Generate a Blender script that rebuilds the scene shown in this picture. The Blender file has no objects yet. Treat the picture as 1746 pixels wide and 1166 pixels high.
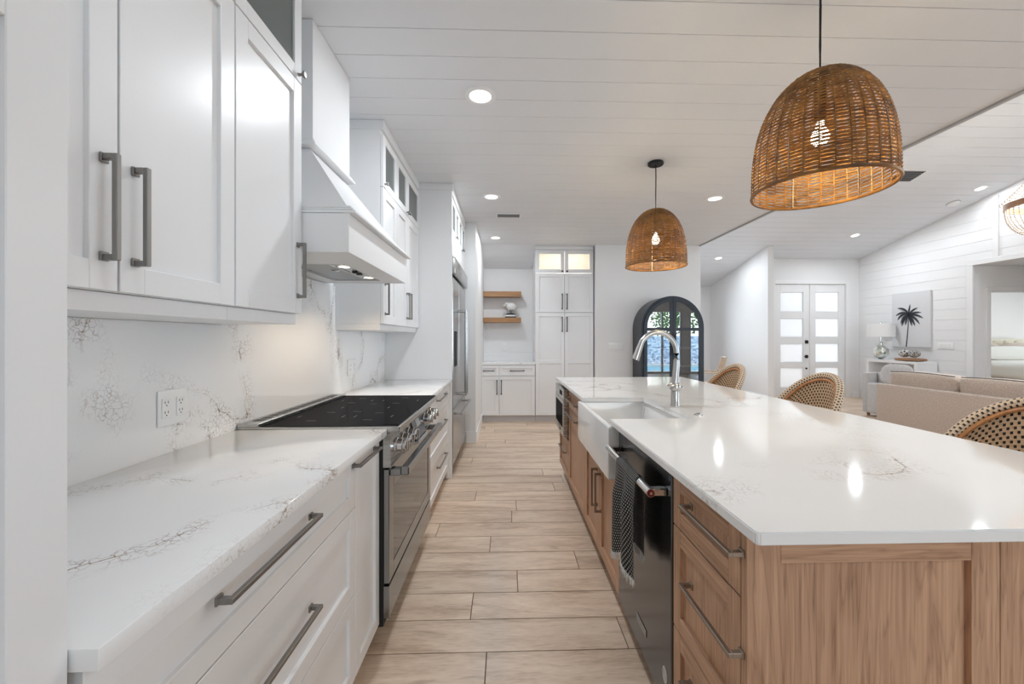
import bpy, bmesh, math, random
from mathutils import Vector, Matrix
random.seed(7)
C = bpy.context.scene.collection
SC = bpy.context.scene
PI = math.pi

# ---------------------------------------------------------------- camera, world, lights, exposure
cam_d = bpy.data.cameras.new('camera'); cam = bpy.data.objects.new('camera', cam_d); C.objects.link(cam)
cam_d.sensor_width = 36.0; cam_d.lens = 685.0 / 1746.0 * 36.0
cam_d.shift_x = -10.0 / 1746.0; cam_d.shift_y = -6.0 / 1746.0
cam_d.clip_start = 0.02; cam_d.clip_end = 200
cam.location = (0, 0, 1.29); cam.rotation_euler = (PI / 2, 0, -math.atan(20.0 / 685.0))
SC.camera = cam
SC.view_settings.view_transform = 'Standard'
SC.view_settings.look = 'None'
SC.view_settings.gamma = 1.0
SC.view_settings.use_curve_mapping = False
SC.view_settings.exposure = 0.0
try:
    SC.cycles.use_denoising = True
    SC.cycles.max_bounces = 12; SC.cycles.diffuse_bounces = 6; SC.cycles.glossy_bounces = 5
    SC.cycles.transparent_max_bounces = 16; SC.cycles.transmission_bounces = 8
    SC.cycles.sample_clamp_indirect = 6.0
    SC.cycles.caustics_reflective = False; SC.cycles.caustics_refractive = False
except Exception:
    pass

SKY = 10.0          # daylight outside
DOWN = 9.5         # watts of each recessed kitchen light
LIVW = 24.0        # watts of the recessed lights in the higher living room ceiling
PEND = 9.0
HOODW = 0.9

wd = bpy.data.worlds.new('sky'); SC.world = wd; wd.use_nodes = True
nt = wd.node_tree; nt.nodes.clear()
o = nt.nodes.new('ShaderNodeOutputWorld'); b = nt.nodes.new('ShaderNodeBackground'); nt.links.new(b.outputs[0], o.inputs[0])
tc = nt.nodes.new('ShaderNodeTexCoord'); nz = nt.nodes.new('ShaderNodeTexNoise'); nz.inputs['Scale'].default_value = 2.6; nz.inputs['Detail'].default_value = 6
rp = nt.nodes.new('ShaderNodeValToRGB'); rp.color_ramp.elements[0].position = .42; rp.color_ramp.elements[0].color = (.66, .80, 1, 1)
rp.color_ramp.elements[1].position = .62; rp.color_ramp.elements[1].color = (1, 1, 1, 1)
nt.links.new(tc.outputs['Generated'], nz.inputs['Vector']); nt.links.new(nz.outputs['Fac'], rp.inputs[0]); nt.links.new(rp.outputs[0], b.inputs[0])
b.inputs[1].default_value = SKY

def area(name, loc, size, watts, color=(1, 1, 1), size_y=None, rot=(0, 0, 0), spread=None, portal=False, disk=False):
    l = bpy.data.lights.new(name, 'AREA'); l.energy = watts; l.color = color
    l.shape = 'DISK' if disk else ('RECTANGLE' if size_y else 'SQUARE'); l.size = size
    if size_y: l.size_y = size_y
    if spread: l.spread = spread
    if portal: l.cycles.is_portal = True
    ob = bpy.data.objects.new(name, l); C.objects.link(ob); ob.location = loc; ob.rotation_euler = rot
    return ob
# daylight reaches the room through the rear glazing: portals in those openings
REAR = -3.2
OPEN = [(1.3, 3.0, 0.02, 2.4), (5.05, 6.45, 0.02, 2.32), (6.78, 7.6, 0.02, 2.32)]  # first opening is added to let more daylight in; the others show in reflection
ADDED_SIDE = [(1.2, 4.4, .02, 2.3)]      # unseen glazing beside the camera, added to brighten the living room
HALLW = (3.05, 4.8, .5, 2.3)                              # window at the end of the hall
ADDED_BEDW = (5.6, 8.8, .3, 2.3)  # unseen bedroom window, added to light that room
for (x0, x1, z0, z1) in OPEN:
    area('window_portal', ((x0 + x1) / 2, REAR - .12, (z0 + z1) / 2), x1 - x0, 1, size_y=z1 - z0, rot=(PI / 2, 0, 0), portal=True)
for (a, b_, z0, z1) in ADDED_SIDE:
    area('window_portal', (7.86, (a + b_) / 2, (z0 + z1) / 2), z1 - z0, 1, size_y=b_ - a, rot=(0, PI / 2, 0), portal=True)
area('window_portal', ((HALLW[0] + HALLW[1]) / 2, 10.45, (HALLW[2] + HALLW[3]) / 2), HALLW[1] - HALLW[0], 1, size_y=HALLW[3] - HALLW[2], rot=(-PI / 2, 0, 0), portal=True)
area('window_portal', (14.33, (ADDED_BEDW[0] + ADDED_BEDW[1]) / 2, (ADDED_BEDW[2] + ADDED_BEDW[3]) / 2), ADDED_BEDW[3] - ADDED_BEDW[2], 1, size_y=ADDED_BEDW[1] - ADDED_BEDW[0], rot=(0, PI / 2, 0), portal=True)

# ---------------------------------------------------------------- helpers
def tag(o, label=None, cat=None, group=None, kind=None):
    if label: o['label'] = label
    if cat: o['category'] = cat
    if group: o['group'] = group
    if kind: o['kind'] = kind
    return o
def thing(name, label, cat, loc, group=None):
    o = bpy.data.objects.new(name, None); C.objects.link(o); o.location = loc; o.empty_display_size = .1
    return tag(o, label, cat, group)
def rootloc(o):
    v = Vector((0, 0, 0))
    while o is not None:
        v += o.location; o = o.parent
    return v
def copy_tree(o, parent=None, loc=None, rotz=None, label=None):
    c = o.copy(); C.objects.link(c)
    if parent: c.parent = parent
    for ch in list(o.children): copy_tree(ch, c)
    if loc is not None: c.location = loc
    if rotz is not None: c.rotation_euler.z = rotz
    if label: c['label'] = label
    return c

class G:
    def __init__(s):
        s.bm = bmesh.new(); s.uv = s.bm.loops.layers.uv.new('UVMap'); s.mi = 0
    def _fin(s, bm2):
        bmesh.ops.recalc_face_normals(bm2, faces=bm2.faces)
        me = bpy.data.meshes.new('t'); bm2.to_mesh(me); bm2.free()
        n0 = len(s.bm.faces)
        s.bm.from_mesh(me); bpy.data.meshes.remove(me)
        s.bm.faces.ensure_lookup_table()
        for f in s.bm.faces[n0:]: f.material_index = s.mi
    def box(s, x0, x1, y0, y1, z0, z1, bev=0, M=None, seg=1):
        if x0 > x1: x0, x1 = x1, x0
        if y0 > y1: y0, y1 = y1, y0
        if z0 > z1: z0, z1 = z1, z0
        P = [(x, y, z) for x in (x0, x1) for y in (y0, y1) for z in (z0, z1)]
        if M: P = [M(*p) for p in P]
        bm = bmesh.new(); V = [bm.verts.new(p) for p in P]
        for f in ((0, 1, 3, 2), (4, 6, 7, 5), (0, 4, 5, 1), (2, 3, 7, 6), (0, 2, 6, 4), (1, 5, 7, 3)):
            bm.faces.new([V[i] for i in f])
        if bev: bmesh.ops.bevel(bm, geom=bm.edges[:], offset=bev, segments=seg, affect='EDGES', profile=.5)
        s._fin(bm); return s
    def cyl(s, p0, p1, r0, r1=None, seg=20, cap=True, bev=0):
        r1 = r0 if r1 is None else r1
        p0 = Vector(p0); p1 = Vector(p1); d = (p1 - p0); q = d.to_track_quat('Z', 'Y'); L = d.length
        pr = [(0, 0)] if cap else []
        pr += [(r0, 0), (r1, L)] if not bev else [(r0 - bev, 0), (r0, bev), (r1, L - bev), (r1 - bev, L)]
        if cap: pr += [(0, L)]
        return s.lathe(pr, p0, seg, q)
    def lathe(s, prof, c=(0, 0, 0), seg=32, q=None, sx=1, sy=1):
        bm = bmesh.new(); c = Vector(c); rings = []
        for (r, z) in prof:
            if r < 1e-6:
                v = Vector((0, 0, z)); v = (q @ v if q else v) + c; rings.append([bm.verts.new(v)]); continue
            ring = []
            for i in range(seg):
                a = 2 * PI * i / seg; v = Vector((r * math.cos(a) * sx, r * math.sin(a) * sy, z)); v = (q @ v if q else v) + c
                ring.append(bm.verts.new(v))
            rings.append(ring)
        for A, B in zip(rings, rings[1:]):
            for i in range(seg):
                j = (i + 1) % seg
                if len(A) == 1 and len(B) == 1: break
                if len(A) == 1: bm.faces.new((A[0], B[i], B[j]))
                elif len(B) == 1: bm.faces.new((A[i], A[j], B[0]))
                else: bm.faces.new((A[i], A[j], B[j], B[i]))
        s._fin(bm); return s
    def tube(s, pts, r, seg=8, closed=False, uvn=None, flat=1.0):
        bm = bmesh.new(); uvl = bm.loops.layers.uv.new('UVMap')
        pts = [Vector(p) for p in pts]; n = len(pts); rings = []
        up = Vector((0, 0, 1)); L = 0; Ls = []
        for i, p in enumerate(pts):
            a = pts[(i - 1) % n] if (closed or i > 0) else p; b_ = pts[(i + 1) % n] if (closed or i < n - 1) else p
            t = (b_ - a).normalized()
            if i: L += (p - pts[i - 1]).length
            Ls.append(L)
            x = t.cross(up)
            if x.length < 1e-3: x = t.cross(Vector((0, 1, 0)))
            x.normalize(); y = x.cross(t)
            rr = r(i / (n - 1)) if callable(r) else r
            rings.append([bm.verts.new(p + (x * math.cos(2 * PI * k / seg) + y * flat * math.sin(2 * PI * k / seg)) * rr) for k in range(seg)])
        m = n if closed else n - 1
        for i in range(m):
            A = rings[i]; B = rings[(i + 1) % n]
            for k in range(seg):
                j = (k + 1) % seg; f = bm.faces.new((A[k], A[j], B[j], B[k]))
                if uvn:
                    u0 = Ls[i] * uvn[0]; u1 = (Ls[i + 1] if i + 1 < n else Ls[i]) * uvn[0]
                    for lp, uvv in zip(f.loops, ((u0, k * uvn[1] / seg), (u0, (k + 1) * uvn[1] / seg), (u1, (k + 1) * uvn[1] / seg), (u1, k * uvn[1] / seg))): lp[uvl].uv = uvv
        if not closed:
            bm.faces.new(rings[0]); bm.faces.new(rings[-1])
        s._fin(bm); return s
    def grid(s, fn, nu, nv, uvs=(1, 1), thick=0):
        """fn(u,v)->(point); optional thickness along -normal"""
        bm = bmesh.new(); uvl = bm.loops.layers.uv.new('UVMap')
        V = [[bm.verts.new(fn(i / nu, j / nv)) for j in range(nv + 1)] for i in range(nu + 1)]
        for i in range(nu):
            for j in range(nv):
                f = bm.faces.new((V[i][j], V[i + 1][j], V[i + 1][j + 1], V[i][j + 1]))
                for lp, (a, c_) in zip(f.loops, ((i, j), (i + 1, j), (i + 1, j + 1), (i, j + 1))): lp[uvl].uv = (a / nu * uvs[0], c_ / nv * uvs[1])
        if thick:
            bmesh.ops.solidify(bm, geom=bm.faces[:], thickness=thick)
        s._fin(bm); return s
    def prism(s, poly, M, d0, d1, bev=0):
        """poly in (a,b); M(a,b,d)->world"""
        bm = bmesh.new(); A = [bm.verts.new(M(a, b_, d0)) for a, b_ in poly]; B = [bm.verts.new(M(a, b_, d1)) for a, b_ in poly]
        bm.faces.new(A); bm.faces.new(B[::-1]); n = len(poly)
        for i in range(n): bm.faces.new((A[i], B[i], B[(i + 1) % n], A[(i + 1) % n]))
        if bev: bmesh.ops.bevel(bm, geom=bm.edges[:], offset=bev, segments=2, affect='EDGES')
        s._fin(bm); return s
    def ring_prism(s, outer, inner, M, d0, d1):
        bm = bmesh.new(); n = len(outer)
        R = [[bm.verts.new(M(a, b_, d)) for a, b_ in pl] for pl in (outer, inner) for d in (d0, d1)]
        o0, o1, i0, i1 = R
        for k in range(n):
            j = (k + 1) % n
            bm.faces.new((o0[k], o0[j], o1[j], o1[k])); bm.faces.new((i0[k], i1[k], i1[j], i0[j]))
            bm.faces.new((o0[k], i0[k], i0[j], o0[j])); bm.faces.new((o1[k], o1[j], i1[j], i1[k]))
        s._fin(bm); return s
    def blob(s, c, r, seg=16, n=0.0, freq=8, pw=1.0, q=None, seed=0):
        bm = bmesh.new(); bmesh.ops.create_uvsphere(bm, u_segments=seg, v_segments=max(6, seg * 2 // 3), radius=1)
        for v in bm.verts:
            d = v.co.copy()
            if pw != 1.0: d = Vector([math.copysign(abs(k) ** pw, k) for k in d])
            k = 1 + n * math.sin(freq * v.co.x + seed) * math.sin(freq * v.co.y * 1.1 + 1 + seed) * math.cos(freq * v.co.z * .9)
            p = Vector((d.x * r[0], d.y * r[1], d.z * r[2])) * k
            v.co = (q @ p if q else p) + Vector(c)
        s._fin(bm); return s
    def build(s, name, mat, parent=None, smooth=True, angle=.6):
        if smooth:
            for f in s.bm.faces: f.smooth = True
            for e in s.bm.edges:
                if len(e.link_faces) == 2:
                    try:
                        if e.calc_face_angle() > angle: e.smooth = False
                    except ValueError: pass
        off = rootloc(parent) if parent else Vector((0, 0, 0))
        for v in s.bm.verts: v.co -= off
        me = bpy.data.meshes.new(name); s.bm.to_mesh(me); s.bm.free()
        for m in (mat if isinstance(mat, (list, tuple)) else [mat]): me.materials.append(m)
        ob = bpy.data.objects.new(name, me); C.objects.link(ob)
        if parent: ob.parent = parent
        return ob
def single(name, g, mat, label, cat, group=None, loc=None):
    """a thing of one mesh, its origin at its own place"""
    if loc is None:
        z = min(v.co.z for v in g.bm.verts); n = len(g.bm.verts)
        loc = Vector((sum(v.co.x for v in g.bm.verts) / n, sum(v.co.y for v in g.bm.verts) / n, z))
    loc = Vector(loc)
    for v in g.bm.verts: v.co -= loc
    ob = g.build(name, mat); ob.location = loc
    return tag(ob, label, cat, group)
def struct(name, g, mat, parent=None):
    ob = g.build(name, mat, parent)
    if not parent: ob['kind'] = 'structure'
    return ob

# ---------------------------------------------------------------- materials
class N:
    def __init__(s, name):
        s.m = bpy.data.materials.new(name); s.m.use_nodes = True; s.t = s.m.node_tree; s.t.nodes.clear()
        s.out = s.t.nodes.new('ShaderNodeOutputMaterial')
    def n(s, typ, **kw):
        nd = s.t.nodes.new('ShaderNode' + typ)
        for k, v in kw.items():
            if hasattr(nd, k) and not k[0].isupper(): setattr(nd, k, v)
            else: s.set(nd, k.replace('_', ' '), v)
        return nd
    def set(s, nd, k, v):
        i = nd.inputs[int(k[1:])] if k[0] == '#' else nd.inputs[k]
        if hasattr(v, 'outputs'): s.t.links.new(v.outputs[0], i)
        elif hasattr(v, 'is_output'): s.t.links.new(v, i)
        else: i.default_value = v
    def math(s, op, a, b_=0, c=None):
        nd = s.t.nodes.new('ShaderNodeMath'); nd.operation = op; s.set(nd, '#0', a); s.set(nd, '#1', b_)
        if c is not None: s.set(nd, '#2', c)
        return nd
    def ramp(s, fac, stops, interp='LINEAR'):
        nd = s.t.nodes.new('ShaderNodeValToRGB'); s.set(nd, 'Fac', fac); cr = nd.color_ramp; cr.interpolation = interp
        while len(cr.elements) < len(stops): cr.elements.new(.5)
        for e, (p, c) in zip(cr.elements, stops): e.position = p; e.color = c if len(c) == 4 else (*c, 1)
        return nd
    def mix(s, f, a, b_):
        nd = s.t.nodes.new('ShaderNodeMix'); nd.data_type = 'RGBA'; s.set(nd, '#0', f)
        for k, v in (('#6', a), ('#7', b_)):
            if isinstance(v, tuple): v = v if len(v) == 4 else (*v, 1)
            s.set(nd, k, v)
        return nd.outputs[2]
    def bsdf(s, **kw):
        nd = s.t.nodes.new('ShaderNodeBsdfPrincipled')
        for k, v in kw.items():
            k = k.replace('_', ' ')
            if isinstance(v, tuple) and len(v) == 3: v = (*v, 1)
            s.set(nd, k, v)
        s.t.links.new(nd.outputs[0], s.out.inputs[0]); return nd
    def bump(s, h, dist=.002, strength=.5):
        nd = s.t.nodes.new('ShaderNodeBump'); s.set(nd, 'Height', h); nd.inputs['Strength'].default_value = strength; nd.inputs['Distance'].default_value = dist
        return nd
    def coord(s, scale=(1, 1, 1), kind='Object', loc=(0, 0, 0), rot=(0, 0, 0)):
        tc = s.t.nodes.new('ShaderNodeTexCoord'); mp = s.t.nodes.new('ShaderNodeMapping')
        mp.inputs['Scale'].default_value = scale; mp.inputs['Location'].default_value = loc; mp.inputs['Rotation'].default_value = rot
        s.t.links.new(tc.outputs[kind], mp.inputs[0]); return mp
def mat(name, col, rough=.5, metal=0, **kw):
    k = N(name); k.bsdf(Base_Color=col, Roughness=rough, Metallic=metal, **kw); return k.m
def paint(name, col, rough=.45, amt=.02):
    k = N(name); nz = k.n('TexNoise', Scale=3.0, Detail=3.0, Vector=k.coord())
    c = k.mix(nz, tuple(x * (1 - amt) for x in col), tuple(min(1, x * (1 + amt)) for x in col))
    nb = k.n('TexNoise', Scale=220.0, Detail=2.0, Vector=k.coord())
    k.bsdf(Base_Color=c, Roughness=rough, Normal=k.bump(nb, .0004, .15)); return k.m
M_wall = paint('white_wall_paint', (.80, .80, .80), .6)
M_ship = paint('white_shiplap_paint', (.80, .80, .80), .42)
M_ceil = paint('white_ceiling_paint', (.75, .765, .79), .5)
M_cab = paint('white_cabinet_lacquer', (.79, .79, .795), .32, .01)
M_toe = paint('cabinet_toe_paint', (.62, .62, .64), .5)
M_trim = paint('white_trim_paint', (.82, .82, .82), .4)
M_pewter = mat('brushed_pewter', (.26, .25, .24), .36, .9)
M_bronze = mat('brushed_champagne_bronze', (.30, .245, .20), .34, .9)
M_black = mat('matte_black_metal', (.012, .012, .013), .45, .2)
M_darkrub = mat('black_cavity', (.01, .01, .01), .7)
M_chrome = mat('polished_chrome', (.75, .75, .76), .12, 1)
M_nickel = mat('brushed_nickel', (.52, .515, .50), .25, 1)
M_white_plastic = mat('white_plastic', (.82, .82, .81), .35)
M_sink = mat('white_fireclay', (.80, .80, .80), .1)
M_redcap = mat('dark_red_enamel', (.16, .01, .012), .3)
M_fab_w = mat('white_bedding', (.78, .76, .70), .9)

def brushed(name, col, rough=.28, axis=(1, 60, 1), metal=1.0):
    k = N(name); nz = k.n('TexNoise', Scale=6.0, Detail=4.0, Vector=k.coord(axis))
    c = k.mix(nz, tuple(x * .93 for x in col), tuple(x * 1.07 for x in col))
    r = k.math('MULTIPLY_ADD', nz, .12, rough - .06)
    k.bsdf(Base_Color=c, Roughness=r, Metallic=metal); return k.m
M_steel = brushed('stainless_steel', (.50, .50, .49), .27, (1, 1, 60))
M_dsteel = brushed('black_stainless_steel', (.31, .32, .33), .24, (1, 1, 60))
M_frsteel = brushed('refrigerator_steel', (.45, .45, .45), .25, (40, 40, 1))
M_ovglass = mat('oven_glass', (.02, .02, .021), .06)
def dark_glass(name, f, rough=.04):
    k = N(name); d = k.n('BsdfDiffuse'); d.inputs[0].default_value = (.008, .008, .009, 1); gl = k.n('BsdfGlossy'); gl.inputs['Roughness'].default_value = rough
    mx = k.t.nodes.new('ShaderNodeMixShader'); mx.inputs[0].default_value = f
    k.t.links.new(d.outputs[0], mx.inputs[1]); k.t.links.new(gl.outputs[0], mx.inputs[2]); k.t.links.new(mx.outputs[0], k.out.inputs[0]); return k.m
M_cooktop = dark_glass('black_ceramic_glass', .06)
M_mark = mat('printed_grey_mark', (.30, .30, .30), .4)

def glass(name, tint=(.93, .95, .95), f=1.0, rough=.02):
    k = N(name); tr = k.n('BsdfTransparent'); tr.inputs[0].default_value = (*tint, 1)
    gl = k.n('BsdfGlossy'); gl.inputs['Roughness'].default_value = rough
    fr = k.n('Fresnel'); fr.inputs['IOR'].default_value = 1.5
    mx = k.t.nodes.new('ShaderNodeMixShader'); k.t.links.new(k.math('MULTIPLY', fr, f).outputs[0], mx.inputs[0])
    k.t.links.new(tr.outputs[0], mx.inputs[1]); k.t.links.new(gl.outputs[0], mx.inputs[2]); k.t.links.new(mx.outputs[0], k.out.inputs[0]); return k.m
M_glass = glass('clear_glass')
def milky(name, tint, col, f):
    k = N(name); tr = k.n('BsdfTransparent'); tr.inputs[0].default_value = (*tint, 1); d = k.n('BsdfDiffuse'); d.inputs[0].default_value = (*col, 1)
    tl = k.n('BsdfTranslucent'); tl.inputs[0].default_value = (*col, 1); gl = k.n('BsdfGlossy'); gl.inputs['Roughness'].default_value = .12
    def mx(a, b_, v):
        q_ = k.t.nodes.new('ShaderNodeMixShader'); k.set(q_, '#0', v); k.t.links.new(a.outputs[0], q_.inputs[1]); k.t.links.new(b_.outputs[0], q_.inputs[2]); return q_
    fr = k.n('Fresnel'); fr.inputs['IOR'].default_value = 1.4
    s_ = mx(mx(tr, mx(d, tl, .5), f), gl, fr); k.t.links.new(s_.outputs[0], k.out.inputs[0]); return k.m
M_litglass = milky('lit_cabinet_glass', (.90, .88, .84), (.80, .76, .68), .55)
M_cabglass = milky('seeded_cabinet_glass', (.80, .85, .84), (.55, .60, .59), .5)
M_archglass = glass('cabinet_pane_glass', (.75, .78, .80), 5.0, .01)
def frosted(name, col=(.86, .93, .95)):
    k = N(name); a = k.n('BsdfTranslucent'); a.inputs[0].default_value = (*col, 1); d = k.n('BsdfDiffuse'); d.inputs[0].default_value = (*col, 1)
    mx = k.t.nodes.new('ShaderNodeMixShader'); mx.inputs[0].default_value = .25
    k.t.links.new(a.outputs[0], mx.inputs[1]); k.t.links.new(d.outputs[0], mx.inputs[2]); k.t.links.new(mx.outputs[0], k.out.inputs[0]); return k.m
M_frost = frosted('frosted_door_glass', (.93, .94, .94))

def quartz(name, off=(0, 0, 0), rough=.07, s=1.0, amt=.95):
    k = N(name); co = k.coord((s, s, s), 'Object', off)
    wz = k.n('TexNoise', Scale=2.2, Detail=3.0, Vector=co)
    sub = k.t.nodes.new('ShaderNodeVectorMath'); sub.operation = 'MULTIPLY_ADD'; k.t.links.new(wz.outputs['Color'], sub.inputs[0]); sub.inputs[1].default_value = (.35, .35, .35); k.t.links.new(co.outputs[0], sub.inputs[2])
    n1 = k.n('TexNoise', Scale=1.15, Detail=2.5, Roughness=.45, Vector=sub)
    rid = k.math('ABSOLUTE', k.math('SUBTRACT', n1, .5))
    path = k.ramp(rid, [(0.0, (1, 1, 1)), (.016, (.75, .75, .75)), (.05, (0, 0, 0))])
    vo = k.t.nodes.new('ShaderNodeTexVoronoi'); vo.feature = 'DISTANCE_TO_EDGE'; vo.inputs['Scale'].default_value = 52.0
    w2 = k.n('TexNoise', Scale=30.0, Detail=3.0, Vector=co)
    ad = k.t.nodes.new('ShaderNodeVectorMath'); ad.operation = 'MULTIPLY_ADD'; k.t.links.new(w2.outputs['Color'], ad.inputs[0]); ad.inputs[1].default_value = (.05, .05, .05); k.t.links.new(co.outputs[0], ad.inputs[2])
    k.t.links.new(ad.outputs[0], vo.inputs['Vector'])
    crack = k.ramp(vo.outputs['Distance'], [(0.0, (1, 1, 1)), (.035, (.5, .5, .5)), (.07, (0, 0, 0))])
    br = k.n('TexNoise', Scale=9.0, Detail=4.0, Vector=co); brk = k.ramp(br, [(.40, (0, 0, 0)), (.56, (1, 1, 1))])
    f = k.math('MULTIPLY', k.math('MULTIPLY', path, crack), brk)
    th = k.ramp(rid, [(0.0, (1, 1, 1)), (.0035, (0, 0, 0))])
    f2 = k.math('MULTIPLY', k.math('MULTIPLY', th, brk), .55)
    fac = k.math('MINIMUM', k.math('ADD', k.math('MULTIPLY', f, amt), f2), 1)
    c0 = k.mix(k.n('TexNoise', Scale=1.5, Vector=co), (.80, .80, .795), (.85, .85, .85))
    hue = k.mix(k.n('TexNoise', Scale=5.0, Vector=co), (.34, .20, .11), (.20, .18, .17))
    k.bsdf(Base_Color=k.mix(fac, c0, hue), Roughness=rough, Specular_IOR_Level=.5); return k.m
M_q_top = quartz('quartz_worktop', (.3, .2, 0), .07)
M_q_isl = quartz('quartz_island', (2.1, .55, .3), .06, .8, .62)
M_q_back = quartz('quartz_backsplash', (.4, .9, .35), .10)

def wood(name, c1, c2, ax='z', sc=1.0, rough=.42):
    k = N(name); sv = {'z': (14, 14, 1.1), 'y': (14, 1.1, 14), 'x': (1.1, 14, 14)}[ax]; sv = tuple(v * sc for v in sv)
    oi = k.t.nodes.new('ShaderNodeObjectInfo'); co = k.coord(sv)
    ad = k.t.nodes.new('ShaderNodeVectorMath'); ad.operation = 'ADD'; k.t.links.new(co.outputs[0], ad.inputs[0])
    rv = k.math('MULTIPLY', oi.outputs['Random'], 40.0); k.t.links.new(rv.outputs[0], ad.inputs[1])
    n1 = k.n('TexNoise', Scale=.55, Detail=5.0, Roughness=.55, Distortion=.5, Vector=ad)
    rings = k.math('FRACT', k.math('MULTIPLY', n1, 13.0))
    rr = k.ramp(rings, [(0, (.15, .15, .15)), (.12, (.55, .55, .55)), (.8, (.78, .78, .78)), (1, (.2, .2, .2))])
    sf = {'z': (150, 150, 4), 'y': (150, 4, 150), 'x': (4, 150, 150)}[ax]
    n2 = k.n('TexNoise', Scale=1.0, Detail=3.0, Vector=k.coord(tuple(v * sc for v in sf)))
    n3 = k.n('TexNoise', Scale=.25, Detail=2.0, Vector=ad)
    f = k.math('ADD', k.math('MULTIPLY', rr, .32), k.math('ADD', k.math('MULTIPLY', n2, .62), k.math('MULTIPLY', n3, .22)))
    c = k.ramp(f, [(.28, c1), (.82, c2)])
    k.bsdf(Base_Color=c, Roughness=rough, Normal=k.bump(n2, .0008, .25)); return k.m
W1, W2 = (.23, .115, .065), (.60, .37, .235)
M_wv = wood('walnut_vertical_grain', W1, W2, 'z'); M_wy = wood('walnut_lengthwise_grain', W1, W2, 'y'); M_wx = wood('walnut_crosswise_grain', W1, W2, 'x')
M_shelf = wood('rustic_shelf_wood', (.19, .085, .03), (.47, .25, .11), 'x', .6)
M_bark = wood('live_edge_wood', (.10, .04, .02), (.45, .24, .12), 'x', 2)

def floor_mat():
    k = N('wood_look_plank'); at = k.t.nodes.new('ShaderNodeAttribute'); at.attribute_name = 'tone'
    co = k.coord((1.4, 9, 1)); ad = k.t.nodes.new('ShaderNodeVectorMath'); ad.operation = 'MULTIPLY_ADD'
    k.t.links.new(at.outputs['Color'], ad.inputs[0]); ad.inputs[1].default_value = (30, 30, 30); k.t.links.new(co.outputs[0], ad.inputs[2])
    n1 = k.n('TexNoise', Scale=1.3, Detail=6.0, Roughness=.6, Distortion=.7, Vector=ad)
    n2 = k.n('TexNoise', Scale=14.0, Detail=4.0, Vector=ad)
    kn = k.n('TexNoise', Scale=2.0, Detail=3.0, Distortion=1.2, Vector=ad); kr = k.ramp(kn, [(.60, (0, 0, 0)), (.74, (1, 1, 1))])
    f = k.math('ADD', k.math('MULTIPLY', n1, .7), k.math('MULTIPLY', n2, .3))
    c = k.ramp(f, [(.30, (.40, .27, .18)), (.50, (.67, .52, .395)), (.70, (.82, .68, .54))])
    sp = k.t.nodes.new('ShaderNodeSeparateColor'); k.t.links.new(at.outputs['Color'], sp.inputs[0])
    c2 = k.mix(k.math('MULTIPLY', kr, .55), c.outputs[0], (.32, .20, .12))
    hs = k.t.nodes.new('ShaderNodeHueSaturation'); k.t.links.new(c2, hs.inputs['Color']); k.t.links.new(k.math('MULTIPLY_ADD', sp.outputs[0], .16, .92).outputs[0], hs.inputs['Value'])
    k.bsdf(Base_Color=hs.outputs[0], Roughness=k.math('MULTIPLY_ADD', n2, .15, .30), Normal=k.bump(n2, .0006, .2)); return k.m
M_floor = floor_mat(); M_grout = mat('brown_grout', (.13, .085, .06), .8)

def wicker(name, c1, c2, sw=.5, sh=.45):
    k = N(name); uv = k.t.nodes.new('ShaderNodeTexCoord'); sx = k.t.nodes.new('ShaderNodeSeparateXYZ'); k.t.links.new(uv.outputs['UV'], sx.inputs[0])
    row = k.math('FLOOR', sx.outputs['Y']); off = k.math('MULTIPLY', k.math('MODULO', row, 2.0), .5)
    fu = k.math('FRACT', k.math('ADD', sx.outputs['X'], off)); fv = k.math('FRACT', sx.outputs['Y'])
    a = k.math('LESS_THAN', k.math('ABSOLUTE', k.math('SUBTRACT', fu, .5)), sw / 2); b_ = k.math('LESS_THAN', k.math('ABSOLUTE', k.math('SUBTRACT', fv, .5)), sh / 2)
    m = k.math('MULTIPLY', a, b_)
    hgt = k.math('ADD', k.math('SINE', k.math('MULTIPLY', fu, PI)), k.math('SINE', k.math('MULTIPLY', fv, PI)))
    nz = k.n('TexNoise', Scale=60.0, Vector=k.coord()); base = k.mix(nz, tuple(x * .85 for x in c1), tuple(min(1, x * 1.1) for x in c1))
    k.bsdf(Base_Color=k.mix(m, base, c2), Roughness=.5, Normal=k.bump(hgt, .003, .6)); return k.m
M_wick = wicker('cream_and_black_weave', (.66, .52, .38), (.018, .013, .011), .42, .62)
M_towel = wicker('black_white_towel_weave', (.012, .012, .014), (.75, .75, .74), .42, .6)
M_rattan = wood('rattan_pole', (.24, .085, .025), (.55, .27, .11), 'z', .6, .35)
M_bind = mat('dark_grey_binding', (.06, .055, .05), .5)
M_fringe = mat('white_fringe', (.78, .78, .77), .9)

def strand():
    k = N('woven_rattan_strand'); nz = k.n('TexNoise', Scale=7.0, Detail=4.0, Vector=k.coord((1, 1, 3)))
    n2 = k.n('TexNoise', Scale=60.0, Detail=3.0, Vector=k.coord((1, 1, 8)))
    f = k.math('ADD', k.math('MULTIPLY', nz, .6), k.math('MULTIPLY', n2, .4))
    c = k.ramp(f, [(.38, (.06, .026, .008)), (.62, (.36, .18, .042))])
    p = k.n('BsdfPrincipled'); k.t.links.new(c.outputs[0], p.inputs['Base Color']); p.inputs['Roughness'].default_value = .42
    t = k.n('BsdfTranslucent'); t.inputs[0].default_value = (.80, .42, .09, 1)
    mx = k.t.nodes.new('ShaderNodeMixShader'); mx.inputs[0].default_value = .16
    k.t.links.new(p.outputs[0], mx.inputs[1]); k.t.links.new(t.outputs[0], mx.inputs[2]); k.t.links.new(mx.outputs[0], k.out.inputs[0]); return k.m
M_strand = strand()
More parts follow.
